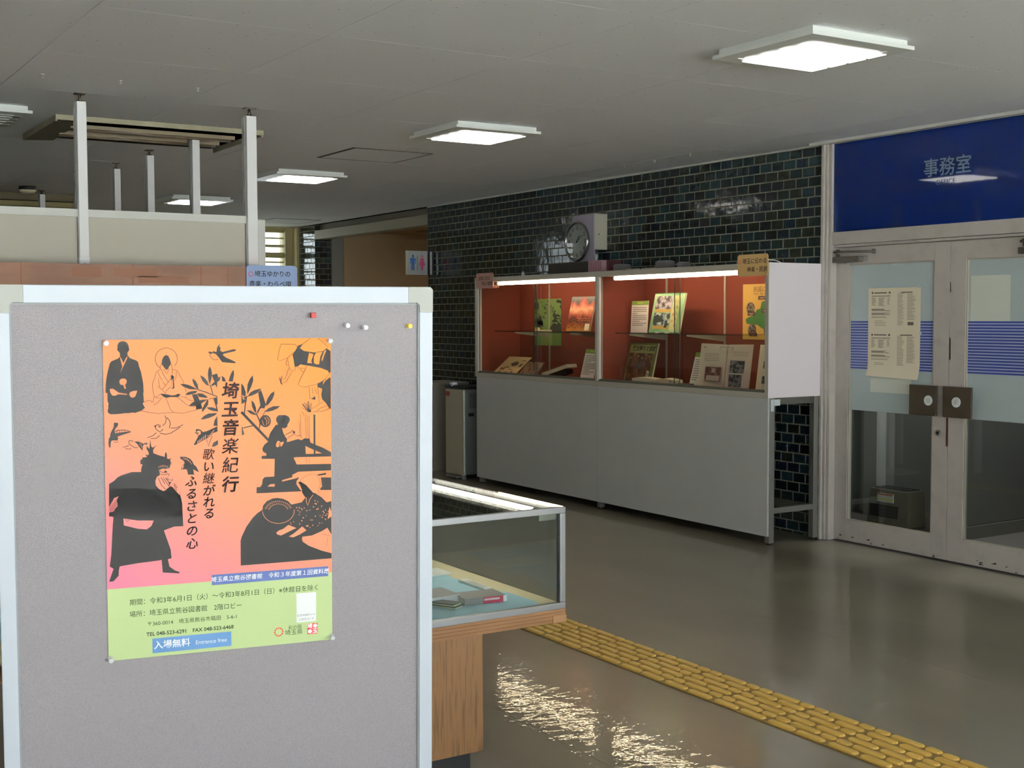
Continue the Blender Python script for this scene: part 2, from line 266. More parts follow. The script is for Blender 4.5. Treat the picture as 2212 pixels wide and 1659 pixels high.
 'basket_farmer_print': {1: [(0,"2705 4814 2707 4283 2728 4201 2831 3988 2968 3803 3064 3713 3173 3643 3187 3554 3270 3463 3393 3414 3489 3408 3612 3433 3722 3488 3791 3568 4013 3532 4097 3432 4028 3324 4022 3254 3974 3154 3940 3076 4016 3080 4113 3161 4293 3338 4447 3445 4559 3563 4660 3542 4660 4800"),(0,"3946 3086 4030 3094 4140 3190 4251 3308 4335 3369 4223 3404 4111 3454 4042 3339 4022 3226 3974 3154")], 2: [(0,"3968 2987 4072 2936 4198 2914 4324 2928 4435 3010 4462 3207 4392 3288 4377 3371 4265 3337 4113 3161 3988 3078 3939 3090 3987 3169 4022 3268 3987 3266 3904 3136 3905 3067"),(0,"4022 4281 4232 4267 4443 4190 4571 4120 4660 4276 4660 4686 4441 4613 4160 4487 4035 4394 4015 4344"),(0,"3725 4003 3898 4084 3828 4108 3607 4205 3565 4223 3483 4196 3462 4153 3525 4109 3607 4086"),(0,"4023 4057 4114 4147 3967 4228 3827 4282 3730 4257 3828 4205"),(0,"4615 3665 4660 3767 4660 3879 4579 3931 4600 3791"),(12,"4111 3426 4117 3538 4145 3610 4194 3473 4265 3379"),(11,"3852 3680 3850 3743 3830 3802 3794 3855 3743 3900 3680 3933 3609 3953 3533 3960 3456 3952 3382 3931 3315 3897 3258 3852 3214 3799 3185 3740 3173 3678"),(12,"3263 3624 3225 3611"),(12,"3320 3644 3295 3635"),(12,"3280 3596 3244 3578"),(12,"3333 3623 3309 3611"),(12,"3301 3571 3269 3549"),(12,"3349 3603 3328 3589"),(12,"3327 3548 3299 3523"),(12,"3369 3586 3351 3569"),(12,"3357 3530 3333 3502"),(12,"3393 3572 3377 3553"),(12,"3390 3515 3372 3485"),(12,"3418 3560 3406 3540"),(12,"3427 3505 3414 3473"),(12,"3446 3552 3437 3531"),(12,"3465 3499 3457 3466"),(12,"3475 3548 3471 3526"),(12,"3504 3497 3503 3464"),(12,"3505 3547 3505 3525"),(12,"3543 3501 3548 3468"),(12,"3536 3550 3539 3528"),(12,"3582 3509 3593 3478"),(12,"3565 3556 3573 3535"),(12,"3619 3522 3635 3492"),(12,"3594 3566 3605 3546"),(12,"3654 3538 3676 3512"),(12,"3621 3578 3635 3561"),(12,"3685 3559 3712 3535"),(12,"3645 3594 3663 3579"),(12,"3713 3583 3744 3563"),(12,"3667 3613 3687 3600"),(12,"3737 3610 3772 3594"),(12,"3685 3633 3708 3623"),(12,"3755 3639 3793 3628"),(12,"3699 3656 3724 3648"),(17,"3952 3787 3964 3806"),(15,"3758 3959 3776 3968"),(21,"4611 3780 4632 3801"),(19,"4301 3560 4305 3585"),(20,"4198 3926 4224 3930"),(16,"4403 3844 4424 3846"),(20,"4497 3775 4501 3801"),(17,"4363 4050 4370 4072"),(22,"4129 4044 4158 4051"),(19,"4584 3757 4607 3770"),(16,"4185 3701 4198 3719"),(20,"4250 4032 4252 4059"),(22,"4329 3569 4329 3598"),(20,"4531 3838 4556 3848"),(16,"4467 3837 4488 3840"),(17,"3823 3940 3844 3947"),(22,"3999 3931 4028 3935"),(22,"4369 3677 4369 3707"),(16,"4182 4087 4202 4091"),(19,"3918 3699 3942 3707"),(16,"3783 3980 3783 4001"),(17,"4524 3716 4540 3734"),(19,"4303 3841 4317 3862"),(17,"4562 3800 4572 3822"),(23,"3953 3634 3973 3658"),(13,"4105 3819 4114 3833"),(19,"4295 3502 4314 3521"),(20,"4335 3689 4345 3714"),(19,"3964 3732 3986 3746"),(17,"4062 3648 4074 3666"),(21,"4007 3685 4034 3688"),(16,"4238 3925 4258 3933"),(15,"4444 3623 4459 3637"),(16,"4352 3532 4370 3544"),(22,"4469 3751 4497 3761"),(22,"4037 3859 4059 3879"),(15,"4444 4003 4462 4012"),(21,"4445 3879 4469 3895"),(16,"4435 3643 4452 3658"),(22,"4110 3712 4138 3721"),(22,"3750 4025 3750 4054"),(22,"4120 4053 4148 4065"),(20,"4391 3998 4409 4019"),(15,"3997 3662 4017 3665"),(21,"4256 3643 4284 3647"),(22,"4529 3916 4533 3946"),(13,"4526 3842 4533 3859"),(20,"3896 3630 3913 3651"),(19,"4102 4045 4124 4059"),(18,"3963 3987 3971 4010")], 3: [(5,"3967 3063 4086 2979 4212 2936 4323 2942 4393 3022 4407 3092 4428 3149 4378 3231 4384 3357"),(5,"4450 4246 4513 4272 4633 4298"),(5,"4577 4340 4554 4536")]},
 'horned_dancer_print': {1: [(0,"896 2051 912 2197 942 2224 991 2194 1028 2177 979 2219 947 2275 953 2339 1050 2381 1135 2410 1178 2425 1185 2349 1207 2322 1224 2389 1222 2459 1275 2474 1306 2443 1287 2506 1323 2598 1292 2558 1289 2609 1266 2672 1302 2725 1332 2816 1330 2918 1261 3017 1322 3059 1420 3154 1462 3234 1493 3287 1515 3430 1518 3688 63 3600 67 3397 141 3225 256 3193 171 3226 67 3271 73 2931 171 2873 244 2801 341 2755 522 2707 704 2715 704 2658 736 2558 694 2556 689 2480 744 2431 708 2415 793 2415 830 2403 788 2357 855 2373 861 2322 820 2244 821 2181 875 2247"),(0,"71 3025 1446 3098 1511 3386 1531 3891 1344 3889 1138 3956 1269 4369 1284 4549 1209 4567 1241 4724 1354 4816 1445 4854 1433 4882 1103 4837 1084 4569 1038 4578 790 4595 610 4605 253 4644 234 4718 227 4835 126 4945 44 4950 49 4915 130 4687 58 4634 92 4379 131 3774 149 3623 62 3560")], 2: [(0,"64 3397 134 3288 165 3226 259 3191 212 3279 233 3344 228 3407 186 3442 161 3492 65 3518"),(0,"1057 2700 1131 2665 1205 2675 1229 2664 1266 2659 1302 2725 1332 2803 1338 2855 1319 2892 1324 2944 1262 2953 1214 2874 1068 2809 1075 2746"),(0,"1018 2826 1068 2803 1165 2846 1238 2914 1261 3017 1286 3044 1223 3080 1186 3116 1137 3133 1051 3083 991 3003 983 2914"),(0,"1317 3020 1361 2946 1434 3026 1460 3118 1462 3234 1407 3166 1347 3086"),(10,"1052 2643 1065 2605"),(10,"1085 2631 1098 2594"),(10,"1118 2628 1131 2590"),(10,"1151 2629 1164 2592"),(10,"1184 2639 1197 2601"),(10,"1217 2650 1230 2613"),(0,"71 3397 256 3186 214 3289 235 3383 196 3428 140 3506 69 3513"),(0,"341 3658 624 3716 938 3735 891 3846 800 3911 622 3887 345 3799")], 3: [(11,"1057 2713 1142 2749 1228 2740"),(11,"1068 2771 1166 2795 1240 2773"),(11,"1043 2853 1102 3009 1186 3103"),(11,"1092 2842 1176 2987"),(11,"1141 2858 1213 2964 1261 3056"),(11,"1190 2866 1250 2953 1261 3030"),(11,"1360 2984 1421 3090"),(11,"1348 3009 1408 3141"),(11,"1227 2849 1238 2901 1324 2918"),(11,"1265 2774 1239 2824"),(0,"1161 2718 1192 2707 1216 2727 1197 2758 1167 2750"),(9,"380 3672 413 3726 458 3689")]},
}

# ================================================================ THE SETTING
ZC = 2.585
def struct(name, a, b, m, label=None):
    o = box(name, None, a, b, m); tag(o, kind='structure'); return o

# ---- floor: polished vinyl sheet with fine relief
fm = bpy.data.materials.new('polished_vinyl_floor'); fm.use_nodes = True
n = fm.node_tree; p = n.nodes['Principled BSDF']
t = n.nodes.new('ShaderNodeTexCoord')
n1 = n.nodes.new('ShaderNodeTexNoise'); n1.inputs['Scale'].default_value = 1.7; n1.inputs['Detail'].default_value = 6
mp = n.nodes.new('ShaderNodeMapping'); mp.inputs['Scale'].default_value = (1.0, 0.45, 1)
n.links.new(t.outputs['Object'], mp.inputs[0]); n.links.new(mp.outputs[0], n1.inputs['Vector'])
r = n.nodes.new('ShaderNodeValToRGB'); n.links.new(n1.outputs['Fac'], r.inputs[0])
r.color_ramp.elements[0].position = 0.35; r.color_ramp.elements[0].color = (*lin((116, 108, 92)), 1)
r.color_ramp.elements[1].position = 0.7; r.color_ramp.elements[1].color = (*lin((134, 126, 108)), 1)
n.links.new(r.outputs[0], p.inputs['Base Color'])
p.inputs['Roughness'].default_value = 0.34; p.inputs['Specular IOR Level'].default_value = 0.5
p.inputs['Coat Weight'].default_value = 0.55; p.inputs['Coat Roughness'].default_value = 0.02
b1 = n.nodes.new('ShaderNodeTexNoise'); b1.inputs['Scale'].default_value = 13; b1.inputs['Detail'].default_value = 3.0; b1.inputs['Roughness'].default_value = 0.5
mp2 = n.nodes.new('ShaderNodeMapping'); mp2.inputs['Rotation'].default_value = (0, 0, 0.5); mp2.inputs['Scale'].default_value = (1.0, 1.5, 1)
n.links.new(t.outputs['Object'], mp2.inputs[0]); n.links.new(mp2.outputs[0], b1.inputs['Vector'])
bp = n.nodes.new('ShaderNodeBump'); bp.inputs['Strength'].default_value = 0.12; bp.inputs['Distance'].default_value = 0.01
n.links.new(b1.outputs['Fac'], bp.inputs['Height']); n.links.new(bp.outputs[0], p.inputs['Coat Normal'])
floor = empty('floor', (0, 0, 0), kind='structure')
xs_ = [-5.0, -3.06, -1.24, 0.58, 2.42, 4.28, 6.13]
for i in range(6):
    box('vinyl_sheet', floor, (xs_[i]+0.0006, -4.5, -0.03), (xs_[i+1]-0.0006, 14.9, 0.0), fm)
box('floor_screed', floor, (-5.0, -4.5, -0.12), (8.6, 14.9, -0.03), mat('screed', (70, 66, 58), 0.9))
box('alcove_floor', floor, (6.13, 11.45, -0.03), (8.6, 14.9, 0.0), fm)
box('office_floor', floor, (6.13, 3.0, -0.03), (8.6, 7.2, 0.0), mat('office_floor_tile', (96, 90, 84), 0.6))

# ---- ceiling: mineral fibre boards, 0.9 m grid, each its own board
cm = bpy.data.materials.new('mineral_fibre_board'); cm.use_nodes = True
n = cm.node_tree; p = n.nodes['Principled BSDF']; p.inputs['Roughness'].default_value = 0.9
g = n.nodes.new('ShaderNodeNewGeometry')
v1 = n.nodes.new('ShaderNodeTexVoronoi'); v1.inputs['Scale'].default_value = 22; n.links.new(g.outputs['Position'], v1.inputs['Vector'])
n2 = n.nodes.new('ShaderNodeTexNoise'); n2.inputs['Scale'].default_value = 46; n.links.new(g.outputs['Position'], n2.inputs['Vector'])
ad = n.nodes.new('ShaderNodeMath'); ad.operation = 'MULTIPLY_ADD'; ad.inputs[1].default_value = 0.28; n.links.new(n2.outputs['Fac'], ad.inputs[0]); n.links.new(v1.outputs['Distance'], ad.inputs[2])
r = n.nodes.new('ShaderNodeValToRGB'); n.links.new(ad.outputs[0], r.inputs[0])
r.color_ramp.elements[0].position = 0.19; r.color_ramp.elements[0].color = (*lin((190, 188, 184)), 1)
r.color_ramp.elements[1].position = 0.235; r.color_ramp.elements[1].color = (*lin((240, 241, 244)), 1)
n.links.new(r.outputs[0], p.inputs['Base Color'])
ceil = empty('ceiling', (0, 0, ZC), kind='structure')
box('ceiling_backing', ceil, (-5, -4.5, 0.022), (6.13, 14.9, 0.12), mat('ceiling_void', (84, 82, 80), 0.9))
gx = [-5.0] + [1.18+0.90*k for k in range(-6, 6)] + [6.13]
gy = [-4.5] + [-4.45+0.91*k for k in range(0, 22)]
gy = [v for v in gy if v < 14.6] + [14.8]
me_cache = {}
HATCH = (3.575, 7.62, 4.18, 8.22)
for i in range(len(gx)-1):
    for j in range(len(gy)-1):
        x0, x1, y0, y1 = gx[i]+0.0016, gx[i+1]-0.0016, gy[j]+0.0012, gy[j+1]-0.0012
        if HATCH[0] > x0 and HATCH[2] < x1+0.4 and False: continue
        key = (round(x1-x0, 3), round(y1-y0, 3))
        if key not in me_cache:
            bm = bmesh.new(); bm_box(bm, (0, 0, 0), (x1-x0, y1-y0, 0.02)); me = bpy.data.meshes.new('ceiling_board'); bm.to_mesh(me); bm.free(); me.materials.append(cm); me_cache[key] = me
        o = link('ceiling_board', me_cache[key], ceil); o.location = (x0, y0, 0)
# access hatches: slim dark frame and the lid within
def hatch(x0, y0, x1, y1, t_=0.014):
    h = empty('access_hatch', (0, 0, -0.003), parent=ceil)
    dk = mat('hatch_joint', (48, 42, 34), 0.6)
    boxes('hatch_frame', h, [((x0, y0, 0), (x1, y0+t_, 0.003)), ((x0, y1-t_, 0), (x1, y1, 0.003)), ((x0, y0, 0), (x0+t_*1.7, y1, 0.003)), ((x1-t_, y0, 0), (x1, y1, 0.003))], dk)
    box('hatch_lid', h, (x0+t_*1.7, y0+t_, 0.0005), (x1-t_, y1-t_, 0.003), cm)
hatch(3.575, 7.62, 4.18, 8.22); hatch(5.35, 13.5, 5.92, 14.15, 0.01)

# ---- rear wall (behind the camera) with its big windows, left wall
wallm = mat('warm_white_wall', (206, 202, 192), 0.8, noise=0.05, scale=4)
wb = empty('wall_back', (0, -4.5, 0), kind='structure')
box('sill_wall', wb, (-5, -0.2, 0), (6.4, 0, 0.10), wallm); box('lintel', wb, (-5, -0.2, 2.42), (6.4, 0, 2.7), wallm)
box('pier', wb, (-5.2, -0.2, 0), (-4.95, 0, 2.7), wallm); box('pier', wb, (6.05, -0.2, 0), (6.4, 0, 2.7), wallm)
for k in range(1, 7):
    x = -4.95+11.0/7*k
    box('window_mullion', wb, (x-0.03, -0.14, 0.1), (x+0.03, -0.08, 2.42), alu)
for k in range(7):
    x = -4.95+11.0/7*k
    box('window_pane', wb, (x+0.03, -0.113, 0.1), (x+11.0/7-0.03, -0.107, 2.42), pane)
struct('leak_block_roof', (-5.2, -4.7, 2.706), (9.0, 15.2, 2.9), mat('eave_concrete', (170, 168, 162), 0.8))  # unseen cover over the rooms, added to stop sky light leaking in
struct('leak_block_wall', (8.6, 2.8, -0.12), (8.8, 15.2, 2.706), MATS['eave_concrete'])  # unseen closure behind alcove and office, added against light leaks
struct('office_leak_block', (6.33, 2.85, -0.12), (8.6, 3.0, 2.706), MATS['eave_concrete'])  # unseen closure at the office side, added to block stray sky light
struct('far_leak_block', (6.13, 14.8, -0.12), (8.6, 15.0, 2.706), MATS['eave_concrete'])  # unseen closure past the alcove, added to shut out sky light
gr = struct('outdoor_bounce_ground', (-30, -45, -0.35), (30, -4.72, -0.13), mat('pale_paving', (202, 201, 201), 0.8, noise=0.1, scale=1))  # unseen sunlit ground, added to bounce light in onto the ceiling
eave = struct('sun_block_eave', (-6, -5.8, 2.72), (7, -4.72, 2.9), mat('eave_concrete', (170, 168, 162), 0.8))  # unseen overhang, added to keep direct sun out of the rear windows
struct('wall_left', (-5.2, -4.7, 0), (-5.0, 15.1, 2.7), wallm)

# ---- far wall with louvred window
wf = empty('wall_far', (0, 14.8, 0), kind='structure')
yel = mat('cream_far_wall', (168, 156, 116), 0.7)
box('sill_wall', wf, (-5, 0, 0), (6.0, 0.2, 0.9), yel)
box('lintel', wf, (-5, 0, 2.552), (6.13, 0.2, 2.7), yel)
box('corner_pier', wf, (6.005, 0, 0), (6.13, 0.2, 2.552), yel)
box('left_pier', wf, (-5.0, 0, 0.9), (1.4, 0.2, 2.552), yel); box('middle_pier', wf, (2.3, 0, 0.9), (5.2, 0.2, 2.552), yel); box('upper_sill', wf, (1.4, 0, 0.9), (2.3, 0.2, 2.0), yel)
slat = mat('louvre_slat', (190, 180, 132), 0.6)
for name_, xa, xb in (('window_1', 5.2, 6.005), ('window_2', 1.4, 2.3)):
    win = empty(name_, (0, 14.8, 0), kind='structure')
    for z_, h_ in ((2.545, 0.05), (2.45, 0.018), (2.354, 0.032), (2.24, 0.066), (2.152, 0.018)) + tuple((2.04-0.1*k, 0.02) for k in range(11)):
        if z_ > (2.0 if xa < 2 else 0.9): box('louvre_slat', win, (xa, 0.06, z_-h_/2), (xb, 0.14, z_+h_/2), slat)
    box('window_jamb', win, (xa, 0.04, 0.9), (xa+0.04, 0.16, 2.552), slat)
    box('window_pane', win, (xa, 0.165, 0.9), (xb, 0.17, 2.552), pane)

# ---- right-hand wall: glazed brick tiles
grout = mat('tile_grout', (132, 130, 112), 0.85, noise=0.2, scale=30)
def tilemat(i, rgb):
    m = bpy.data.materials.new('glazed_tile_%s' % i); m.use_nodes = True; n = m.node_tree; p = n.nodes['Principled BSDF']
    g = n.nodes.new('ShaderNodeNewGeometry'); nz = n.nodes.new('ShaderNodeTexNoise'); nz.inputs['Scale'].default_value = 24; nz.inputs['Detail'].default_value = 3
    n.links.new(g.outputs['Position'], nz.inputs['Vector'])
    r = n.nodes.new('ShaderNodeValToRGB'); n.links.new(nz.outputs['Fac'], r.inputs[0]); c = lin(rgb)
    r.color_ramp.elements[0].position = 0.3; r.color_ramp.elements[0].color = (*[v*0.6 for v in c], 1)
    r.color_ramp.elements[1].position = 0.7; r.color_ramp.elements[1].color = (*c, 1); n.links.new(r.outputs[0], p.inputs['Base Color'])
    p.inputs['Roughness'].default_value = 0.09; p.inputs['Specular IOR Level'].default_value = 0.5
    bz = n.nodes.new('ShaderNodeTexNoise'); bz.inputs['Scale'].default_value = 16; bz.inputs['Detail'].default_value = 1
    n.links.new(g.outputs['Position'], bz.inputs['Vector'])
    b = n.nodes.new('ShaderNodeBump'); b.inputs['Strength'].default_value = 0.22; b.inputs['Distance'].default_value = 0.004
    n.links.new(bz.outputs['Fac'], b.inputs['Height']); n.links.new(b.outputs[0], p.inputs['Normal'])
    return m
TM = [tilemat(nm, c) for nm, c in (('dark_teal', (34, 48, 52)), ('teal', (42, 61, 67)), ('olive', (44, 48, 40)), ('navy', (29, 42, 54)), ('near_black', (22, 25, 28)), ('slate', (39, 51, 50)), ('black_blue', (25, 32, 38)))]
TW = [5, 3, 3, 3, 5, 3, 3]
def bm_tile(bm, w_, h_, M_=None, midx=0):
    d, bv = 0.0026, 0.0013
    pts = [(0,0,-0.004),(w_,0,-0.004),(w_,h_,-0.004),(0,h_,-0.004),(0,0,d-bv),(w_,0,d-bv),(w_,h_,d-bv),(0,h_,d-bv),(bv,bv,d),(w_-bv,bv,d),(w_-bv,h_-bv,d),(bv,h_-bv,d)]
    v = [bm.verts.new(M_ @ Vector(q) if M_ else q) for q in pts]
    for f in ((0,1,5,4),(1,2,6,5),(2,3,7,6),(3,0,4,7),(4,5,9,8),(5,6,10,9),(6,7,11,10),(7,4,8,11),(8,9,10,11)):
        fc = bm.faces.new([v[i] for i in f]); fc.material_index = midx
tile_mesh = {}
def tile_obj(parent, x, y, w_, h_):
    k = random.choices(range(7), TW)[0]
    key = (round(w_, 3), round(h_, 3), k)
    if key not in tile_mesh:
        bm = bmesh.new(); bm_tile(bm, w_, h_); me = bpy.data.meshes.new('tile'); bm.normal_update(); bm.to_mesh(me); bm.free(); me.materials.append(TM[k]); tile_mesh[key] = me
    o = link('tile', tile_mesh[key], parent); o.location = (x, y, random.uniform(-0.0006, 0.0006)); o.rotation_euler = (random.uniform(-.006, .006), random.uniform(-.006, .006), 0)
def tile_face(parent, length, x_off, pick, ztop=2.572, zlow=0.0):
    """lays a running-bond face in the parent's local frame (x along, y up)"""
    ph, pw, th, tw = 0.0658, 0.1148, 0.0588, 0.1078
    bm = bmesh.new(); cnt = 0
    row = 0; y1 = 2.5725
    while y1 > zlow+0.01:
        y0 = (2.5145 if row == 0 else y1-ph)
        top = y1 - (0.0041 if row else 0.0); bot = max(y0+0.0041, zlow)
        off = x_off + (pw/2 if row % 2 else 0)
        k = 0
        x = off
        while x > 0: x -= pw
        while x < length:
            a = max(x+0.0041, 0); b = min(x+pw-0.0041, length)
            if b-a > 0.012:
                if pick(a, bot, row): tile_obj(parent, a, bot, b-a, top-bot); cnt += 1
                else: bm_tile(bm, b-a, top-bot, Matrix.Translation((a, bot, random.uniform(-.0006, .0006))) @ Matrix.Rotation(random.uniform(-.006, .006), 4, 'X') @ Matrix.Rotation(random.uniform(-.006, .006), 4, 'Y'), random.choices(range(7), TW)[0])
            x += pw
        y1 = y0; row += 1
    if len(bm.verts):
        o = finish('distant_tiles', bm, None, parent, kind='stuff')
        for m in TM: o.data.materials.append(m)
    else: bm.free()
    return cnt
wr = empty('wall_right', frame((6.13, 11.30, 0), *RIGHT), kind='structure')     # local x = 11.30 - Y
box('grout_bed', wr, (0, 0, -0.15), (5.43, 2.575, 0.001), grout)
L0 = 11.30
x_joint = (L0-5.972) % 0.1148
c_ = tile_face(wr, 5.43, x_joint-0.1148, lambda a, b, r: (b > 1.80 and (L0-a) < 8.22) or (b < 0.93 and (L0-a) < 6.55))
# end face of the tiled wall at the alcove
box('wall_end_cap', wr, (-0.004, 0, -0.15), (0.0, 2.575, 0.004), mat('wall_end', (60, 62, 56), 0.7))
box('ceiling_trim', wr, (0, 2.5735, 0.0), (5.37, 2.585, 0.018), mat('trim_white', (196, 194, 188), 0.5))
# wall beyond the tiles: side of the doorway and rest of the right wall nearer the viewer
struct('trim_1', (6.03, -4.5, 2.566), (6.055, 5.93, 2.585), alu)
struct('wall_right_near', (6.13, -4.5, 0), (6.33, 3.93, 2.585), wallm)

# ---- tiled pillar beyond the alcove
pil = empty('tiled_pillar', (0, 0, 0), kind='structure')
box('pillar_core', pil, (6.135, 14.177, 0), (6.345, 14.66, 2.575), grout)
pf = empty('front_face', frame((6.13, 14.177, 0), *FRONT), parent=pil)
for row in range(39):
    y1 = 2.5725-(0 if row == 0 else 0.058+0.0658*(row-1)); y0 = 2.5145 if row == 0 else y1-0.0658
    x = -0.06 if row % 2 else -0.1148*0.02
    while x < 0.21:
        a = max(x+0.0035, 0.0); b = min(x+0.1113, 0.21)
        if b-a > 0.012:
            kx = random.choices(range(7), TW)[0]
            bm = bmesh.new(); bm_tile(bm, b-a, y1-y0-0.007); me = bpy.data.meshes.new('tile'); bm.normal_update(); bm.to_mesh(me); bm.free(); me.materials.append(TM[kx])
            o = link('tile', me, pf); o.location = (a, max(y0+0.0035, 0), 0)
        x += 0.1148
ps = empty('side_face', frame((6.135, 14.64, 0), *RIGHT), parent=pil)
bm = bmesh.new()
for row in range(39):
    y1 = 2.5725-(0 if row == 0 else 0.058+0.0658*(row-1)); y0 = 2.5145 if row == 0 else y1-0.0658
    x = -0.0574 if row % 2 else 0
    while x < 0.46:
        a = max(x+0.0035, 0.0); b = min(x+0.1113, 0.46)
        if b-a > 0.012: bm_tile(bm, b-a, y1-y0-0.007, Matrix.Translation((a, max(y0+0.0035, 0), 0)) @ Matrix.Rotation(random.uniform(-.03, .03), 4, 'Y'), random.choices(range(7), TW)[0])
        x += 0.1148
o = finish('side_tiles', bm, None, ps, kind='stuff')
for m in TM: o.data.materials.append(m)
struct('trim_2', (6.10, 14.68, 0), (6.135, 14.8, 2.575), mat('brass_trim', (196, 184, 140), 0.4))

# ---- alcove (restroom lobby)
alc = empty('alcove', (0, 0, 0), kind='structure')
beige = mat('alcove_beige', (176, 152, 118), 0.75)
grey_p = mat('grey_pilaster', (134, 134, 130), 0.6)
box('upper_fascia', alc, (6.20, 11.30, 2.505), (6.30, 14.2, 2.585), mat('fascia_dark', (120, 112, 96), 0.7))
box('header_beam', alc, (6.13, 11.305, 2.405), (6.28, 14.178, 2.508), mat('header_paint', (150, 142, 118), 0.6))
box('pilaster', alc, (6.345, 14.165, 0), (6.505, 14.3, 2.51), grey_p)
box('rear_panel', alc, (6.512, 14.172, 0), (8.6, 14.3, 2.452), beige)
box('rear_panel_joint', alc, (6.505, 14.20, 0), (6.512, 14.3, 2.455), black)
box('rear_upper_wall', alc, (6.5, 14.21, 2.452), (8.6, 14.3, 2.7), beige)
box('alcove_ceiling', alc, (6.28, 11.30, 2.508), (8.6, 14.21, 2.58), beige)
box('side_wall', alc, (8.5, 11.3, 0), (8.6, 14.2, 2.508), beige)
box('near_wall', alc, (6.28, 11.15, 0), (8.6, 11.30, 2.6), beige)
al_ = bpy.data.lights.new('alcove_lamp', 'AREA'); al_.size = 0.3; al_.energy = 4; al_.color = (1.0, 0.9, 0.76); ao_ = bpy.data.objects.new('alcove_lamp', al_); COL.objects.link(ao_); ao_.location = (7.4, 12.3, 2.49)
box('lamp_plate', alc, (7.2, 12.1, 2.495), (7.6, 12.5, 2.508), alu)
box('ceiling_vent', alc, (7.25, 13.0, 2.50), (7.9, 13.7, 2.508), mat('vent_brown', (110, 76, 44), 0.6))

# ---- bulkhead and sunken fittings over the far left
blk = empty('ceiling_beam', (0, 0, 0), kind='structure')
box('beam_core', blk, (-4.0, 11.85, 2.52), (2.84, 12.1, 2.585), mat('beam_brown', (92, 82, 58), 0.7))
box('beam_rail', blk, (-4.0, 11.9, 2.47), (2.84, 12.05, 2.515), mat('beam_gold', (120, 108, 52), 0.5))
box('beam_rail', blk, (-4.0, 11.95, 2.45), (2.5, 12.0, 2.468), mat('beam_navy', (30, 32, 52), 0.5))

# ---- office doors: frame, blue transom, two leaves
dfm = empty('door_frame', frame((6.13, 5.87, 0), *RIGHT), kind='structure')       # local x = 5.87 - Y
box('jamb', dfm, (0.0, 0, -0.12), (0.022, 2.575, 0.05), paint, 0.003); box('jamb', dfm, (0.024, 0, -0.12), (0.044, 2.575, 0.036), paint, 0.003); box('jamb', dfm, (0.046, 0, -0.12), (0.070, 2.575, 0.026), paint, 0.003)
box('jamb', dfm, (1.86, 0, -0.12), (1.94, 2.575, 0.03), paint, 0.003)
box('head_rail', dfm, (0.07, 1.925, -0.10), (1.86, 2.006, 0.022), paint, 0.003)
box('head_stop', dfm, (0.07, 1.908, -0.10), (1.86, 1.923, 0.008), paint, 0.002)
box('top_rail', dfm, (0.07, 2.572, -0.1), (1.86, 2.585, 0.02), paint)
box('backing_wall', dfm, (0.0, 2.0, -0.2), (1.94, 2.585, -0.10), wallm)
trs = box('blue_transom_sign', dfm, (0.070, 2.006, -0.02), (1.86, 2.572, 0.006), blued)
trs['label'] = 'glossy dark blue office sign panel'
lt = mat('sign_letter_grey', (112, 130, 146), 0.35)
lt2 = mat('sign_letter_dim', (64, 84, 128), 0.35)
text('sign_lettering', dfm, '事務室', 0.115, 5.87-4.915, 2.335, 0.0075, lt, bold=0.0012, sp=1.0)
text('sign_lettering', dfm, 'OFFICE', 0.042, 5.87-4.925, 2.252, 0.0075, lt2, sp=1.05)

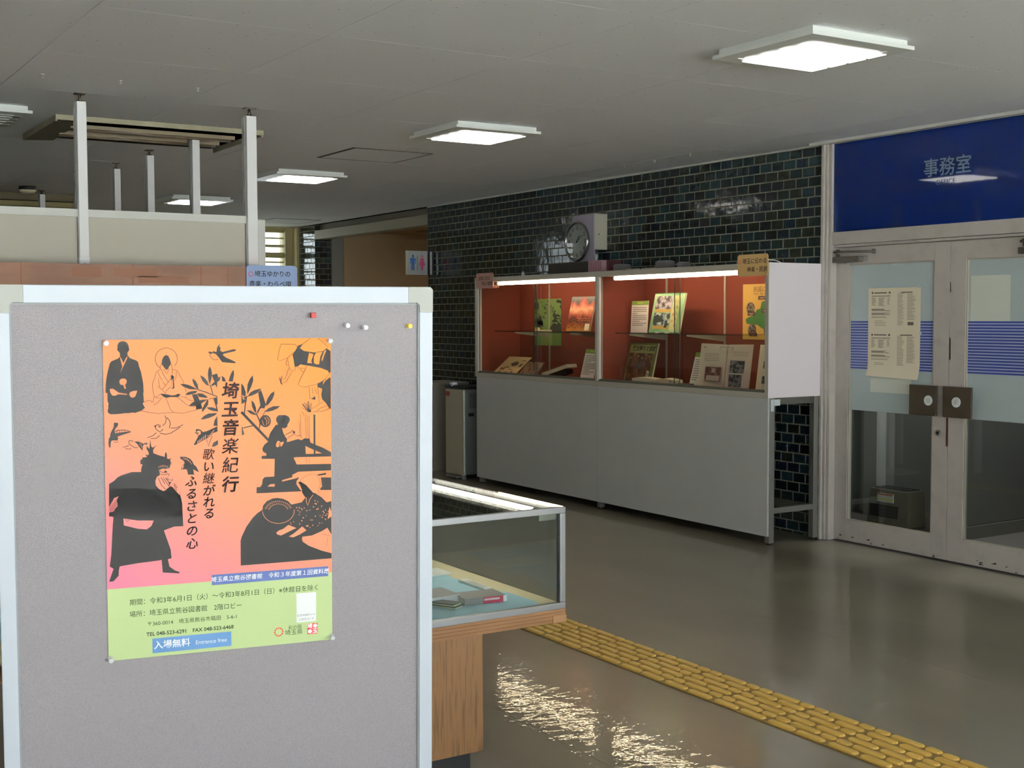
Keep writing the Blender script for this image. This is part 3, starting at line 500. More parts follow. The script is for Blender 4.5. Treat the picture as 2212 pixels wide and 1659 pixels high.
frost = mat('frosted_film', (188, 201, 202), 0.32, noise=0.05, scale=2)
stripe_m = mat('blue_stripe', (48, 62, 140), 0.35)
stripe_l = mat('lilac_stripe_gap', (176, 184, 204), 0.35)
hardware = mat('closer_metal', (112, 106, 96), 0.4, 0.6)
brownp = mat('brown_pull_plate', (66, 56, 44), 0.45)
def leaf(name, y_l, gx0, gx1, wtot, plate_x, hinge_left):
    """y_l = world Y of the leaf's left edge; gx0..gx1 = glass extent in local x"""
    d = empty(name, frame((6.155, y_l, 0), *RIGHT), kind='structure')
    box('stile', d, (0, 0.008, -0.04), (gx0, 1.905, 0), paint, 0.002); box('stile', d, (gx1, 0.008, -0.04), (wtot, 1.905, 0), paint, 0.002)
    box('top_rail', d, (gx0, 1.797, -0.04), (gx1, 1.905, 0), paint, 0.002); box('bottom_rail', d, (gx0, 0.008, -0.04), (gx1, 0.146, 0), paint, 0.002)
    pn = box('glass_pane', d, (gx0, 0.146, -0.022), (gx1, 1.797, -0.016), pane)
    box('frosted_film', d, (gx0+.001, 0.862, -0.0155), (gx1-.001, 1.796, -0.0148), frost)
    boxes('glazing_bead', d, [((gx0, 0.146, -0.015), (gx0+0.008, 1.797, -0.004)), ((gx1-0.008, 0.146, -0.015), (gx1, 1.797, -0.004)), ((gx0, 0.146, -0.015), (gx1, 0.153, -0.004)), ((gx0, 1.79, -0.015), (gx1, 1.797, -0.004))], alu_b)
    box('stripe_ground', d, (gx0+.008, 1.128, -0.0147), (gx1-.008, 1.432, -0.0144), stripe_l)
    quads('blue_stripes', d, [(gx0+.008, 1.423-0.0173*k, gx1-.008, 1.433-0.0173*k) for k in range(18)], -0.0141, stripe_m)
    pl = box('pull_plate', d, (plate_x, 0.868, 0.035), (plate_x+0.2, 1.050, 0.05), brownp, 0.003)
    boxes('plate_standoff', d, [((plate_x+0.05, 0.90, 0.0), (plate_x+0.08, 0.93, 0.035)), ((plate_x+0.05, 0.99, 0.0), (plate_x+0.08, 1.02, 0.035))] if not hinge_left else [((plate_x+0.12, 0.90, 0.0), (plate_x+0.15, 0.93, 0.035)), ((plate_x+0.12, 0.99, 0.0), (plate_x+0.15, 1.02, 0.035))], hardware)
    cx_ = plate_x+(0.145 if hinge_left else 0.098)
    cyl('plate_badge', d, (cx_, 0.960, 0.05), (cx_, 0.960, 0.054), 0.030, mat('badge_white', (226, 230, 232), 0.3), n=32)
    cyl('badge_print', d, (cx_, 0.960, 0.054), (cx_, 0.960, 0.0545), 0.015, mat('badge_grey', (196, 200, 200), 0.4), n=24)
    # scuffs along the kick rail
    sc = [(random.uniform(0.02, wtot-0.06), random.uniform(0.012, 0.04)) for _ in range(9)]
    polys('paint_scuff', d, [[(x, y), (x+random.uniform(.01, .04), y+random.uniform(-.003, .004)), (x+random.uniform(.005, .03), y+random.uniform(.004, .014))] for x, y in sc], 0.0006, mat('bare_steel_scuff', (60, 48, 40), 0.7))
    return d
d1 = leaf('door_1', 5.80, 0.108, 0.780, 0.892, 0.645, True)
cyl('lock_cylinder', d1, (0.831, 0.767, 0), (0.831, 0.767, 0.014), 0.017, stain, n=24); cyl('lock_face', d1, (0.831, 0.767, 0.014), (0.831, 0.767, 0.016), 0.008, black, n=16)
box('edge_latch', d1, (0.884, 0.69, 0.0), (0.894, 0.86, 0.003), mat('rust_brown', (84, 44, 32), 0.6))
box('film_patch', d1, (0.283, 0.985, -0.0146), (0.605, 1.3, -0.0143), mat('paper_behind_film', (222, 226, 214), 0.5))
box('tape_piece', d1, (0.44, 1.778, -0.0146), (0.53, 1.792, -0.0135), mat('tape', (196, 214, 214), 0.4))
d2 = leaf('door_2', 4.905, 0.112, 0.785, 0.892, -0.002, False)
box('film_patch', d2, (0.135, 1.434, -0.0146), (0.40, 1.697, -0.0143), mat('paper_behind_film', (222, 226, 214), 0.5))
polys('worn_edge', d2, [[(0.0, 1.20), (0.012, 1.21), (0.010, 1.33), (0.0, 1.34)], [(0.0, 1.60), (0.008, 1.61), (0.006, 1.66), (0.0, 1.67)]], 0.0008, mat('bare_steel_scuff', (60, 48, 40), 0.7))
def closer(d, x):
    c = empty('door_closer', (x, 0, 0), parent=d)
    box('closer_body', c, (0.0, 1.808, 0.0), (0.225, 1.845, 0.04), hardware, 0.004)
    box('closer_cap', c, (0.225, 1.812, 0.0), (0.262, 1.843, 0.034), stain, 0.003)
    cyl('closer_arm', c, (0.03, 1.876, 0.055), (0.36, 1.868, 0.06), 0.008, hardware)
    cyl('closer_pivot', c, (0.36, 1.855, 0.055), (0.36, 1.882, 0.055), 0.012, hardware)
    cyl('closer_pivot', c, (0.04, 1.85, 0.03), (0.04, 1.892, 0.03), 0.014, hardware)
    cyl('closer_spindle', c, (0.12, 1.795, 0.025), (0.12, 1.808, 0.025), 0.02, alu_m)
closer(d1, 0.0); closer(d2, 0.48)
# office room seen through the clear lower glass
off = empty('office_lobby', (0, 0, 0), kind='structure')
ow = mat('office_wall', (128, 126, 120), 0.7)
box('office_wall_left', off, (6.3, 6.55, 0), (8.6, 6.65, 2.6), ow); box('office_wall_rear', off, (7.6, 3.0, 0), (7.7, 6.6, 2.6), ow)
ol_ = bpy.data.lights.new('office_fill_light', 'AREA'); ol_.size = 0.5; ol_.energy = 20; ol_.color = (0.95, 0.97, 1.0); oo_ = bpy.data.objects.new('office_fill_light', ol_); COL.objects.link(oo_); oo_.location = (7.0, 5.0, 2.47)  # unseen fill light added to brighten the office, not an actual fitting
box('office_post', off, (7.12, 6.3, 0), (7.22, 6.42, 2.6), mat('office_post', (166, 164, 158), 0.5))
box('office_wall_right', off, (6.3, 3.0, 0), (8.6, 3.1, 2.6), ow)
box('office_ceiling', off, (6.25, 3.0, 2.5), (8.6, 6.6, 2.6), ow)
box('office_cabinet_face', off, (6.86, 5.31, 0.09), (8.2, 5.36, 1.8), mat('office_cabinet', (104, 102, 98), 0.45))
box('office_cabinet_base', off, (6.86, 5.30, 0), (8.2, 5.34, 0.085), mat('office_cabinet_base', (118, 114, 108), 0.45))

# ================================================================ THINGS
# ---- notice board in the foreground
BA = math.radians(-11.022); BT = -0.0266
be = Vector((math.cos(BA), math.sin(BA), 0)); bn = Vector((-math.sin(BA), math.cos(BA), 0))
bup = Vector((0, 0, 1))*math.cos(BT) + bn*math.sin(BT)
BO = Vector((0.653, 2.58, 1.425))
FB = frame(BO, be, bup)                       # x right, y up, z out of the board; origin = poster's upper left corner
fab = bpy.data.materials.new('woven_grey_fabric'); fab.use_nodes = True
n = fab.node_tree; p = n.nodes['Principled BSDF']; p.inputs['Roughness'].default_value = 0.9; p.inputs['Specular IOR Level'].default_value = 0.2
t = n.nodes.new('ShaderNodeTexCoord')
wv = []
for rot in (0.5, -0.5):
    mp = n.nodes.new('ShaderNodeMapping'); mp.inputs['Rotation'].default_value = (0, 0, rot); n.links.new(t.outputs['Object'], mp.inputs[0])
    wq = n.nodes.new('ShaderNodeTexWave'); wq.inputs['Scale'].default_value = 175; wq.inputs['Distortion'].default_value = 0.6; wq.inputs['Detail'].default_value = 1
    wq.bands_direction = 'X' if rot > 0 else 'Y'
    n.links.new(mp.outputs[0], wq.inputs['Vector']); wv.append(wq)
mu = n.nodes.new('ShaderNodeMath'); mu.operation = 'ADD'; n.links.new(wv[0].outputs['Fac'], mu.inputs[0]); n.links.new(wv[1].outputs['Fac'], mu.inputs[1])
nz = n.nodes.new('ShaderNodeTexNoise'); nz.inputs['Scale'].default_value = 700; n.links.new(t.outputs['Object'], nz.inputs['Vector'])
m2 = n.nodes.new('ShaderNodeMath'); m2.operation = 'MULTIPLY_ADD'; m2.inputs[1].default_value = 0.35; n.links.new(mu.outputs[0], m2.inputs[0]); n.links.new(nz.outputs['Fac'], m2.inputs[2])
r = n.nodes.new('ShaderNodeValToRGB'); n.links.new(m2.outputs[0], r.inputs[0])
r.color_ramp.elements[0].position = 0.55; r.color_ramp.elements[0].color = (*lin((100, 96, 101)), 1)
r.color_ramp.elements[1].position = 1.15; r.color_ramp.elements[1].color = (*lin((168, 161, 166)), 1)
n.links.new(r.outputs[0], p.inputs['Base Color'])
bw = mat('white_frame', (190, 196, 206), 0.38)
cornerm = mat('grey_corner_piece', (164, 165, 158), 0.5)
nb = empty('notice_board', FB, 'large grey fabric notice board in white frame, poster pinned on it, nearest the viewer', 'notice board')
XL, XR, YT, YB = -0.203, 0.694, 0.110, -1.09
box('fabric_panel', nb, (XL+.02, YB+.02, -0.025), (XR-.02, YT-.02, -0.0012), fab)
fw_, ft = 0.030, 0.036
box('frame_rail', nb, (XL+0.055, YT-ft, -0.03), (XR-0.055, YT, 0.008), bw, 0.002); box('frame_rail', nb, (XL+0.055, YB, -0.03), (XR-0.055, YB+ft, 0.008), bw, 0.002)
box('frame_rail', nb, (XL, YB+0.055, -0.03), (XL+fw_, YT-0.055, 0.008), bw, 0.002); box('frame_rail', nb, (XR-fw_, YB+0.055, -0.03), (XR, YT-0.055, 0.008), bw, 0.002)
gk = mat('grey_gasket', (150, 152, 156), 0.6)
boxes('gasket', nb, [((XL+fw_, YT-ft-.003, -0.02), (XR-fw_, YT-ft, 0.004)), ((XL+fw_, YB+ft, -0.02), (XR-fw_, YB+ft+.003, 0.004)), ((XL+fw_, YB+ft, -0.02), (XL+fw_+.003, YT-ft, 0.004)), ((XR-fw_-.003, YB+ft, -0.02), (XR-fw_, YT-ft, 0.004))], gk)
for sx_, x_ in ((1, XL), (-1, XR)):
    for sy_, y_ in ((-1, YT), (1, YB)):
        pts = [(0.006, 0), (0.0552, 0), (0.0552, fw_*1.15), (fw_+0.006, fw_*1.15), (fw_, fw_*1.15+0.006), (fw_, 0.0552), (0, 0.0552), (0, 0.006)]
        slab('corner_piece', nb, [(x_+sx_*a, y_+sy_*b) for a, b in pts], -0.0305, 0.0085, cornerm)
# legs to the floor
inv = FB.inverted()
for lx in (XL+0.12, XR-0.12):
    top = Vector((lx, -0.9, -0.045)); bot_w = FB @ Vector((lx, -1.425, -0.045)); bot_w.z = 0.0
    q = inv @ bot_w
    cyl('board_leg', nb, top, q + (top-q).normalized()*0.02, 0.014, alu_m)
    a_ = FB @ Vector((lx, -1.4, -0.27)); b_ = FB @ Vector((lx, -1.4, 0.2)); a_.z = b_.z = 0.02
    cyl('board_foot', nb, inv @ a_, inv @ b_, 0.016, alu_m)

# ---- poster: one gradient ground, its prints lifted a hair's breadth each
def grad_mat(name, stops_hi, stops_lo):
    m = bpy.data.materials.new(name); m.use_nodes = True; n = m.node_tree; p = n.nodes['Principled BSDF']; p.inputs['Roughness'].default_value = 0.6; p.inputs['Specular IOR Level'].default_value = 0.25
    t = n.nodes.new('ShaderNodeTexCoord'); s = n.nodes.new('ShaderNodeSeparateXYZ'); n.links.new(t.outputs['Object'], s.inputs[0])
    a = n.nodes.new('ShaderNodeMath'); a.operation = 'MULTIPLY_ADD'; a.inputs[1].default_value = 0.62; n.links.new(s.outputs['X'], a.inputs[0]); n.links.new(s.outputs['Y'], a.inputs[2])
    b = n.nodes.new('ShaderNodeMapRange'); b.inputs['From Min'].default_value = -0.50; b.inputs['From Max'].default_value = 0.20; n.links.new(a.outputs[0], b.inputs['Value'])
    r = n.nodes.new('ShaderNodeValToRGB'); n.links.new(b.outputs[0], r.inputs[0])
    r.color_ramp.elements[0].position = 0; r.color_ramp.elements[0].color = (*lin(stops_lo), 1)
    r.color_ramp.elements[1].position = 1; r.color_ramp.elements[1].color = (*lin(stops_hi), 1)
    e = r.color_ramp.elements.new(0.45); e.color = (*lin((212, 132, 102)), 1)
    n.links.new(r.outputs[0], p.inputs['Base Color']); return m
gmat = grad_mat('orange_pink_print', (208, 126, 58), (208, 118, 146))
po = empty('poster', FB @ Matrix.Translation((0, 0, 0.0015)), 'orange and pink exhibition poster with black silhouettes and green lower band', 'poster')
PW, PH = 0.467, 0.660
box('poster_sheet', po, (0, -PH, -0.0006), (PW, 0, 0), gmat)
box('green_band', po, (0, -PH, 0.00002), (PW, -0.5105, 0.00018), mat('poster_green', (176, 194, 136), 0.5))
for gname, layers in ART.items():
    bms = {}
    for l, L in layers.items():
        mname = 0 if l in (1, 3) else 1
        bm = bms.setdefault(l, bmesh.new())
        for w_, s in L:
            q = [int(v)*1e-4 for v in s.split()]; pts = [(q[i], -q[i+1]) for i in range(0, len(q), 2)]
            z = 0.0003 + 0.00035*(l-1)
            if w_ == 0:
                bm_poly(bm, pts, z)
            else: ribbon(bm, pts, w_*(1.3e-4 if l == 1 else 1e-4), z+0.00008)
    allb = bmesh.new()
    for l, bm in bms.items():
        for f in bm.faces:
            f.normal_update()
        me = bpy.data.meshes.new('tmp'); bm.to_mesh(me); bm.free()
        n0 = len(allb.faces); allb.from_mesh(me); bpy.data.meshes.remove(me); allb.faces.ensure_lookup_table()
        for f in allb.faces[n0:]:
            f.material_index = 0 if l in (1, 3) else 1
    o = finish(gname.split('#')[0], allb, mat('poster_ink', (52, 51, 52), 0.75, spec=0.2), po); o.data.materials.append(gmat)
    if 'branch' in gname: o['kind'] = 'stuff'
Z2 = 0.0004
ink_p = mat('poster_ink', (52, 51, 52), 0.75, spec=0.2)
ttl = mat('title_ink', (38, 26, 28), 0.8, spec=0.15)
for ch, y_, x_ in zip('埼玉音楽紀行', (0.1110, 0.1500, 0.1885, 0.2275, 0.2680, 0.3085), (0.2512, 0.2506, 0.2503, 0.2500, 0.2495, 0.2490)):
    text('title_character', po, ch, 0.0355, x_, -y_, Z2+0.0008, ttl, shear=0.14, bold=0.0008 if ch not in '楽紀' else 0.0003)
for ch, y_ in zip('歌い継がれる', (0.2425, 0.268, 0.293, 0.3185, 0.343, 0.367)):
    text('subtitle_character', po, ch, 0.025, 0.2048, -y_, Z2+0.0008, ttl, shear=0.18, bold=0.0004 if ch not in '継歌' else 0.0001)
for ch, y_ in zip('ふるさとの心', (0.2975, 0.3235, 0.3495, 0.3753, 0.4016, 0.4285)):
    text('subtitle_character', po, ch, 0.025, 0.1691, -y_, Z2+0.0008, ttl, shear=0.22, bold=0.0004)
quads('blue_banner', po, [(0.2098, -0.5185, 0.4584, -0.4968)], Z2, mat('poster_blue', (62, 82, 142), 0.5))
text('banner_lettering', po, '埼玉県立熊谷図書館　令和３年度第１回資料展', 0.0122, 0.334, -0.5078, Z2+.0003, inkw, shear=0.1, bold=0.0001, xs=0.985)
tin = mat('poster_text_ink', (36, 48, 36), 0.8, spec=0.15)
text('detail_lettering', po, '期間：令和3年6月1日（火）～令和3年8月1日（日）※休館日を除く', 0.0140, 0.0429, -0.5425, Z2, tin, align='LEFT', xs=0.955)
text('detail_lettering', po, '場所：埼玉県立熊谷図書館　2階ロビー', 0.0140, 0.0425, -0.5675, Z2, tin, align='LEFT', xs=0.94)
text('detail_lettering', po, '〒360-0014　埼玉県熊谷市箱田　5-6-1', 0.0112, 0.0769, -0.5905, Z2, tin, align='LEFT', xs=0.98)
text('detail_lettering', po, 'TEL 048-523-6291　FAX 048-523-6468', 0.0112, 0.0755, -0.612, Z2, tin, align='LEFT', xs=0.98, bold=0.0002)
quads('blue_box', po, [(0.0873, -0.6525, 0.2490, -0.6215)], Z2, mat('poster_sky_blue', (84, 128, 180), 0.5))
text('box_lettering', po, '入場無料', 0.0185, 0.1270, -0.637, Z2+.0003, inkw, bold=0.0003)
text('box_lettering', po, 'Entrance free', 0.0120, 0.2072, -0.6385, Z2+.0003, inkw)
quads('white_card_print', po, [(0.3885, -0.6155, 0.4315, -0.5515)], Z2, inkw)
text('card_lettering', po, '公式WEBサイト', 0.0058, 0.410, -0.6005, Z2+.0003, grey_ink); text('card_lettering', po, '二次元コード', 0.0058, 0.410, -0.6095, Z2+.0003, grey_ink)
# prefecture emblem: ring of small comma shapes
redm = mat('emblem_red', (190, 64, 40), 0.6)
def emblem(name, parent, cx_, cy_, R0, z, m=None, n_=12):
    bm = bmesh.new()
    for k in range(n_):
        a = 2*math.pi*k/n_; a2 = a+0.30
        bm_poly(bm, [(cx_+R0*0.66*math.cos(a-.2), cy_+R0*0.66*math.sin(a-.2)), (cx_+R0*math.cos(a-.08), cy_+R0*math.sin(a-.08)), (cx_+R0*0.95*math.cos(a+.16), cy_+R0*0.95*math.sin(a+.16)), (cx_+R0*0.68*math.cos(a2), cy_+R0*0.68*math.sin(a2))], z)
    return finish(name, bm, m or redm, parent)
emblem('emblem_print', po, 0.3500, -0.6325, 0.0107, Z2)
text('prefecture_lettering', po, '彩の国', 0.0098, 0.385, -0.6255, Z2, tin); text('prefecture_lettering', po, '埼玉県', 0.0130, 0.3825, -0.6365, Z2, tin)
quads('red_seal', po, [(0.4120, -0.6435, 0.4345, -0.6200)], Z2, mat('seal_red', (196, 44, 52), 0.6))
text('seal_lettering', po, '埼', 0.0115, 0.4175, -0.6262, Z2+.0003, inkw, bold=0.0003); text('seal_lettering', po, '玉', 0.0115, 0.4285, -0.6375, Z2+.0003, inkw, bold=0.0003)
bm = bmesh.new()
for cx_, cy_ in ((0.4292, -0.6258), (0.4177, -0.6372)):
    bm_poly(bm, [(cx_+0.0045*math.cos(a)*(1+.14*math.cos(5*a)), cy_+0.0045*math.sin(a)*(1+.14*math.cos(5*a))) for a in [2*math.pi*i/30 for i in range(30)]], Z2+.0003)
finish('seal_flower', bm, inkw, po)

# ---- push pins
def pushpin(u, v, m, label, group=None, cube=False):
    e = empty('push_pin', FB @ Matrix.Translation((u, -v, 0.001)), label, 'pin', group)
    if cube:
        box('pin_head', e, (-0.0055, -0.0055, 0.004), (0.0055, 0.0055, 0.016), m, 0.0008)
    else:
        bm = bmesh.new(); bm_cyl(bm, (0, 0, 0.002), (0, 0, 0.004), 0.0058, n=20); bm_cyl(bm, (0, 0, 0.004), (0, 0, 0.013), 0.0032, 0.0028, n=20); bm_cyl(bm, (0, 0, 0.013), (0, 0, 0.0155), 0.0052, 0.0048, n=20)
        finish('pin_head', bm, m, e)
    cyl('pin_point', e, (0, 0, -0.001), (0, 0, 0.004), 0.0006, stain, n=6)
clearp = mat('clear_pin_plastic', (226, 226, 228), 0.08); clearp.node_tree.nodes['Principled BSDF'].inputs['Transmission Weight'].default_value = 0.25
G = 'pins on the grey notice board'
pushpin(0.0065, 0.0065, clearp, 'clear push pin at the upper left corner of the orange poster', G)
pushpin(0.4635, 0.0062, clearp, 'clear push pin at the upper right corner of the orange poster', G)
pushpin(0.0045, 0.6560, clearp, 'clear push pin at the lower left corner of the poster', G)
pushpin(0.4650, 0.6530, clearp, 'clear push pin at the lower right corner of the poster', G)
pushpin(0.4267, -0.0485, mat('red_pin', (128, 8, 8), 0.45, spec=0.25), 'red square push pin on bare fabric above the poster', G, cube=True)
pushpin(0.5012, -0.0264, clearp, 'left one of two clear push pins on bare fabric right of poster', G)
pushpin(0.5411, -0.0221, clearp, 'right one of two clear push pins on bare fabric right of poster', G)
pushpin(0.6402, -0.0246, mat('yellow_pin', (214, 170, 20), 0.3), 'yellow push pin near the upper right corner of board', G)

# ---- exhibition partition behind the board and its tension poles
pt = empty('partition_wall', (0, 6.5, 0), 'cream partition panel with white top rail hung between floor-to-ceiling poles', 'partition')
box('panel', pt, (-0.9, 0, 1.0), (2.415, 0.03, 1.975), mat('cream_partition', (196, 190, 176), 0.7))
box('top_rail', pt, (-0.9, -0.008, 1.972), (2.415, 0.038, 2.012), alu, 0.002)
box('panel_joint', pt, (1.0, -0.0015, 1.0), (1.003, 0, 1.972), mat('panel_joint', (150, 148, 132), 0.7))
polew = mat('white_pole', (244, 242, 242), 0.35)
darkjack = mat('dark_bronze_jack', (70, 62, 48), 0.45, 0.5)
def pole(name, x, y, z0, z1, w_, label, cap=False):
    e = empty(name, (x, y, z0), label, 'pole', 'tension poles reaching the ceiling')
    h = z1-z0
    box('pole_front', e, (-w_*0.42, -0.032, 0), (w_*0.5, 0.0, h), polew, 0.003)
    box('pole_channel', e, (-w_*0.5, 0.0, 0), (w_*0.42, 0.03, h-0.004), alu, 0.002)
    box('pole_groove', e, (-w_*0.5-0.001, -0.002, 0), (-w_*0.42, 0.004, h), mat('pole_groove', (120, 118, 116), 0.5))
    cyl('jack_bolt', e, (0, -0.005, h), (0, -0.005, ZC-z0-0.004), 0.007, darkjack, n=10)
    cyl('jack_nut', e, (0, -0.005, h+0.002), (0, -0.005, h+0.010), 0.014, darkjack, n=6)
    box('jack_plate', e, (-w_*0.5, -0.035, ZC-z0-0.005), (w_*0.5, 0.02, ZC-z0-0.0005), darkjack)
    if cap:
        box('end_cap', e, (-w_*0.47, -0.036, -0.004), (w_*0.53, 0.0, 0.045), mat('end_cap_white', (240, 240, 238), 0.4), 0.004)
        cyl('cap_screw', e, (0, -0.038, 0.012), (0, -0.036, 0.012), 0.003, black, n=10)
    return e
pole('tension_pole', 1.556, 6.498, 1.727, 2.542, 0.050, 'white pole with rounded end cap, hanging in front of cream partition', cap=True)
pole('tension_pole', 2.438, 6.498, 0.0, 2.542, 0.060, 'white pole at the right end of cream partition, above blue sign')
pole('tension_pole', 2.474, 7.53, 0.0, 2.555, 0.050, 'white pole behind partition rail, crossing the farthest lit ceiling lamp')
pole('tension_pole', 2.468, 8.45, 0.0, 2.548, 0.050, 'white pole behind partition rail, second to the left of the lamp-crossing one')
pole('tension_pole', 2.464, 9.26, 0.0, 2.540, 0.048, 'shorter-looking white pole midway between capped pole and the row behind rail')
pole('tension_pole', 2.350, 9.93, 0.0, 2.505, 0.048, 'white pole mostly hidden just left behind the capped pole')
pole('tension_pole', 2.436, 11.60, 0.0, 2.55, 0.048, 'small far white pole left of the capped pole, before the brown beam')
pole('tension_pole', 2.50, 13.30, 0.0, 2.52, 0.048, 'farthest white pole, only its tip showing above the rail at far left')
rp = empty('return_partition', (2.44, 6.6, 0), 'partition panel running away from viewer between the rear poles', 'partition')
box('panel', rp, (0, 0, 0.9), (0.03, 6.6, 1.85), MATS['cream_partition']); box('top_rail', rp, (-0.005, 0, 1.85), (0.035, 6.6, 1.88), alu)
fw2 = empty('standing_white_post', (3.077, 8.0, 0), 'bright white upright board end beside the far louvred window', 'post')
box('post_body', fw2, (-0.030, 0, 0), (0.030, 0.03, 2.118), mat('bright_white', (248, 248, 244), 0.5), 0.008); box('post_foot', fw2, (-0.15, -0.2, 0), (0.15, 0.2, 0.02), polew, 0.004)

# ---- brown display cabinet below the partition, with its blue sign
bc = empty('brown_display_cabinet', (0, 6.2, 0), 'worn reddish-brown cabinet top strip with tape marks under the cream partition', 'cabinet')
wood_r = mat('worn_brown_board', (150, 110, 90), 0.65, noise=0.2, scale=3.2, contrast=(0.42, 0.6), stretch=(1, 1, 3))
box('cabinet_body', bc, (-0.9, 0, 0.75), (2.31, 0.24, 1.728), wood_r)
box('cabinet_end', bc, (2.31, 0.02, 0.75), (2.59, 0.24, 1.70), mat('cabinet_red_end', (166, 74, 52), 0.7))
boxes('tape_residue', bc, [((1.43, -0.0008, 1.665), (1.57, 0, 1.715)), ((1.63, -0.0008, 1.668), (1.84, 0, 1.71)), ((1.75, -0.0008, 1.64), (2.0, 0, 1.672))], mat('tape_residue', (138, 92, 68), 0.6))
boxes('cabinet_seam', bc, [((x, -0.0006, 0.8), (x+0.004, 0, 1.728)) for x in (1.20, 1.72, 2.06, 2.2)], mat('cabinet_seam', (140, 80, 56), 0.7))
for x in (-0.85, 2.5): box('cabinet_leg', bc, (x, 0.05, 0), (x+0.04, 0.2, 0.75), alu_b)
def clip_sign(name, mtx, w_, h_, m, lines, label, group, ink_=None):
    e = empty(name, mtx, label, 'sign', group)
    slab('sign_plate', e, rrect(0, -h_, w_, 0, 0.018), -0.005, 0, m)
    for s, sz, x, y, al in lines: text('sign_lettering', e, s, sz, x, y, 0.0006, ink_ or ink, align=al, bold=0.0004, shear=0.05)
    emblem('sign_emblem', e, 0.022, lines[0][3], 0.0145, 0.0006, mat('emblem_rose', (206, 70, 84), 0.6))
    return e
clip_sign('topic_sign', frame((2.298, 6.19, 1.737), *FRONT), 0.277, 0.150, mat('sign_blue', (150, 170, 212), 0.6), [('埼玉ゆかりの', 0.033, 0.042, -0.046, 'LEFT'), ('音楽・わらべ唄', 0.033, 0.012, -0.098, 'LEFT')], 'pale blue rounded sign with brush lettering just above the notice board', 'topic signs clipped on cases')

# ---- glazed showcase table behind the board
stt = empty('showcase_table', (0, 3.34, 0), 'low glass-topped showcase on wooden pedestal, right behind the notice board', 'showcase')
woodm = mat('brown_wood_veneer', (134, 96, 60), 0.5, noise=0.42, scale=18, contrast=(0.36, 0.5), stretch=(9, 1, 0.35), bump=0.05)
woodh = mat('plywood_strip', (142, 100, 62), 0.5, noise=0.18, scale=8, stretch=(0.8, 0.8, 6))
woodd = mat('plywood_glue_line', (120, 74, 44), 0.6)
TX0, TX1, TY1 = 0.62, 2.312, 1.0
for k in range(4):
    box('slab_layer', stt, (TX0, 0, 0.4745+0.0112*k), (TX1, TY1, 0.4745+0.0112*k+0.0094), woodh)
    if k < 3: box('slab_joint', stt, (TX0+.001, 0.0015, 0.4745+0.0112*k+0.0094), (TX1-.001, TY1-.001, 0.4745+0.0112*(k+1)), woodd)
box('corner_block', stt, (2.262, -0.002, 0.4735), (2.314, 0.03, 0.497), mat('pale_wood_block', (156, 114, 76), 0.5))
box('pedestal', stt, (0.9, 0.003, 0.103), (1.998, 0.80, 0.4745), woodm, 0.001)
box('plinth', stt, (0.93, 0.04, 0), (1.972, 0.77, 0.103), black)
bb = 0.0205
fr_ = []
z0_, z1_ = 0.517, 0.851
def bar(a, b): fr_.append((a, b))
boxes('frame_rail', stt, [((TX0, 0, z1_-bb), (TX1, bb, z1_))], alu_m, 0.0015); boxes('frame_rail', stt, [((TX0, 0, z0_), (TX1, bb, z0_+bb))], alu_m, 0.0015)
box('frame_rail', stt, (TX1-bb*0.5, bb, z1_-bb*0.6), (TX1, TY1, z1_), alu_m, 0.001); box('frame_rail', stt, (TX1-bb*.5, bb, z0_), (TX1, TY1, z0_+bb*0.6), alu_m, 0.001)
box('frame_rail', stt, (TX0, TY1-bb, z1_-bb), (TX1, TY1, z1_), alu_m, 0.001); box('frame_rail', stt, (TX0, TY1-bb, z0_), (TX1, TY1, z0_+bb), alu_m, 0.001)
for x, y in ((TX1-bb, 0), (TX0, 0), (TX1-bb, TY1-bb), (TX0, TY1-bb)): box('corner_post', stt, (x, y, z0_+bb), (x+bb, y+bb, z1_-bb), alu_m, 0.0015)
boxes('corner_bracket', stt, [((TX1-0.09, 0.021, z1_-bb-0.022), (TX1-bb, 0.024, z1_-bb)), ((TX1-0.013, 0.024, z1_-bb-0.022), (TX1-0.011, 0.12, z1_-bb))], stain)
box('top_glass', stt, (TX0+.004, 0.006, z1_-0.004), (TX1-.004, TY1-.006, z1_+0.001), pane)
box('front_glass', stt, (TX0+bb, 0.008, z0_+bb), (TX1-bb, 0.012, z1_-bb), pane)
box('side_glass', stt, (TX1-0.008, bb, z0_+bb*.6), (TX1-0.004, TY1-bb, z1_-bb*.6), pane)
box('rear_glass', stt, (TX0+bb, TY1-0.012, z0_+bb), (TX1-bb, TY1-0.008, z1_-bb), pane)
box('base_board', stt, (TX0+.005, 0.012, 0.5185), (TX1-.012, TY1-.015, 0.534), mat('pale_yellow_board', (222, 208, 168), 0.6))
box('black_seal', stt, (TX1-bb-.003, 0.012, z0_+bb*.8), (TX1-bb, 0.018, z1_-bb), black)
lampm = mat('tube_light', (255, 250, 240), 0.4, emit=((255, 224, 186), 20.0))
def lamp_tube(name, parent, a, b, r_):
    a = Vector(a); b = Vector(b); d = (b-a).normalized()
    cyl('tube', parent, a, b, r_, lampm, n=14)
    cyl('tube_cap', parent, a-d*0.02, a+d*0.004, r_*1.08, mat('tube_cap', (206, 190, 150), 0.4, 0.3), n=14); cyl('tube_cap', parent, b-d*0.004, b+d*0.02, r_*1.08, MATS['tube_cap'], n=14)
e = empty('strip_lamp', (0, 0, 0), parent=stt); _lm = lampm; lampm = mat('showcase_tube_light', (255, 250, 240), 0.4, emit=((255, 244, 226), 12.0)); lamp_tube('lamp', e, (2.264, 0.11, 0.829), (2.264, 0.93, 0.829), 0.0085); lampm = _lm
cl = empty('blue_cloth', (0, 3.34, 0.5345), 'pale blue cloth spread on the showcase base under the books', 'cloth')
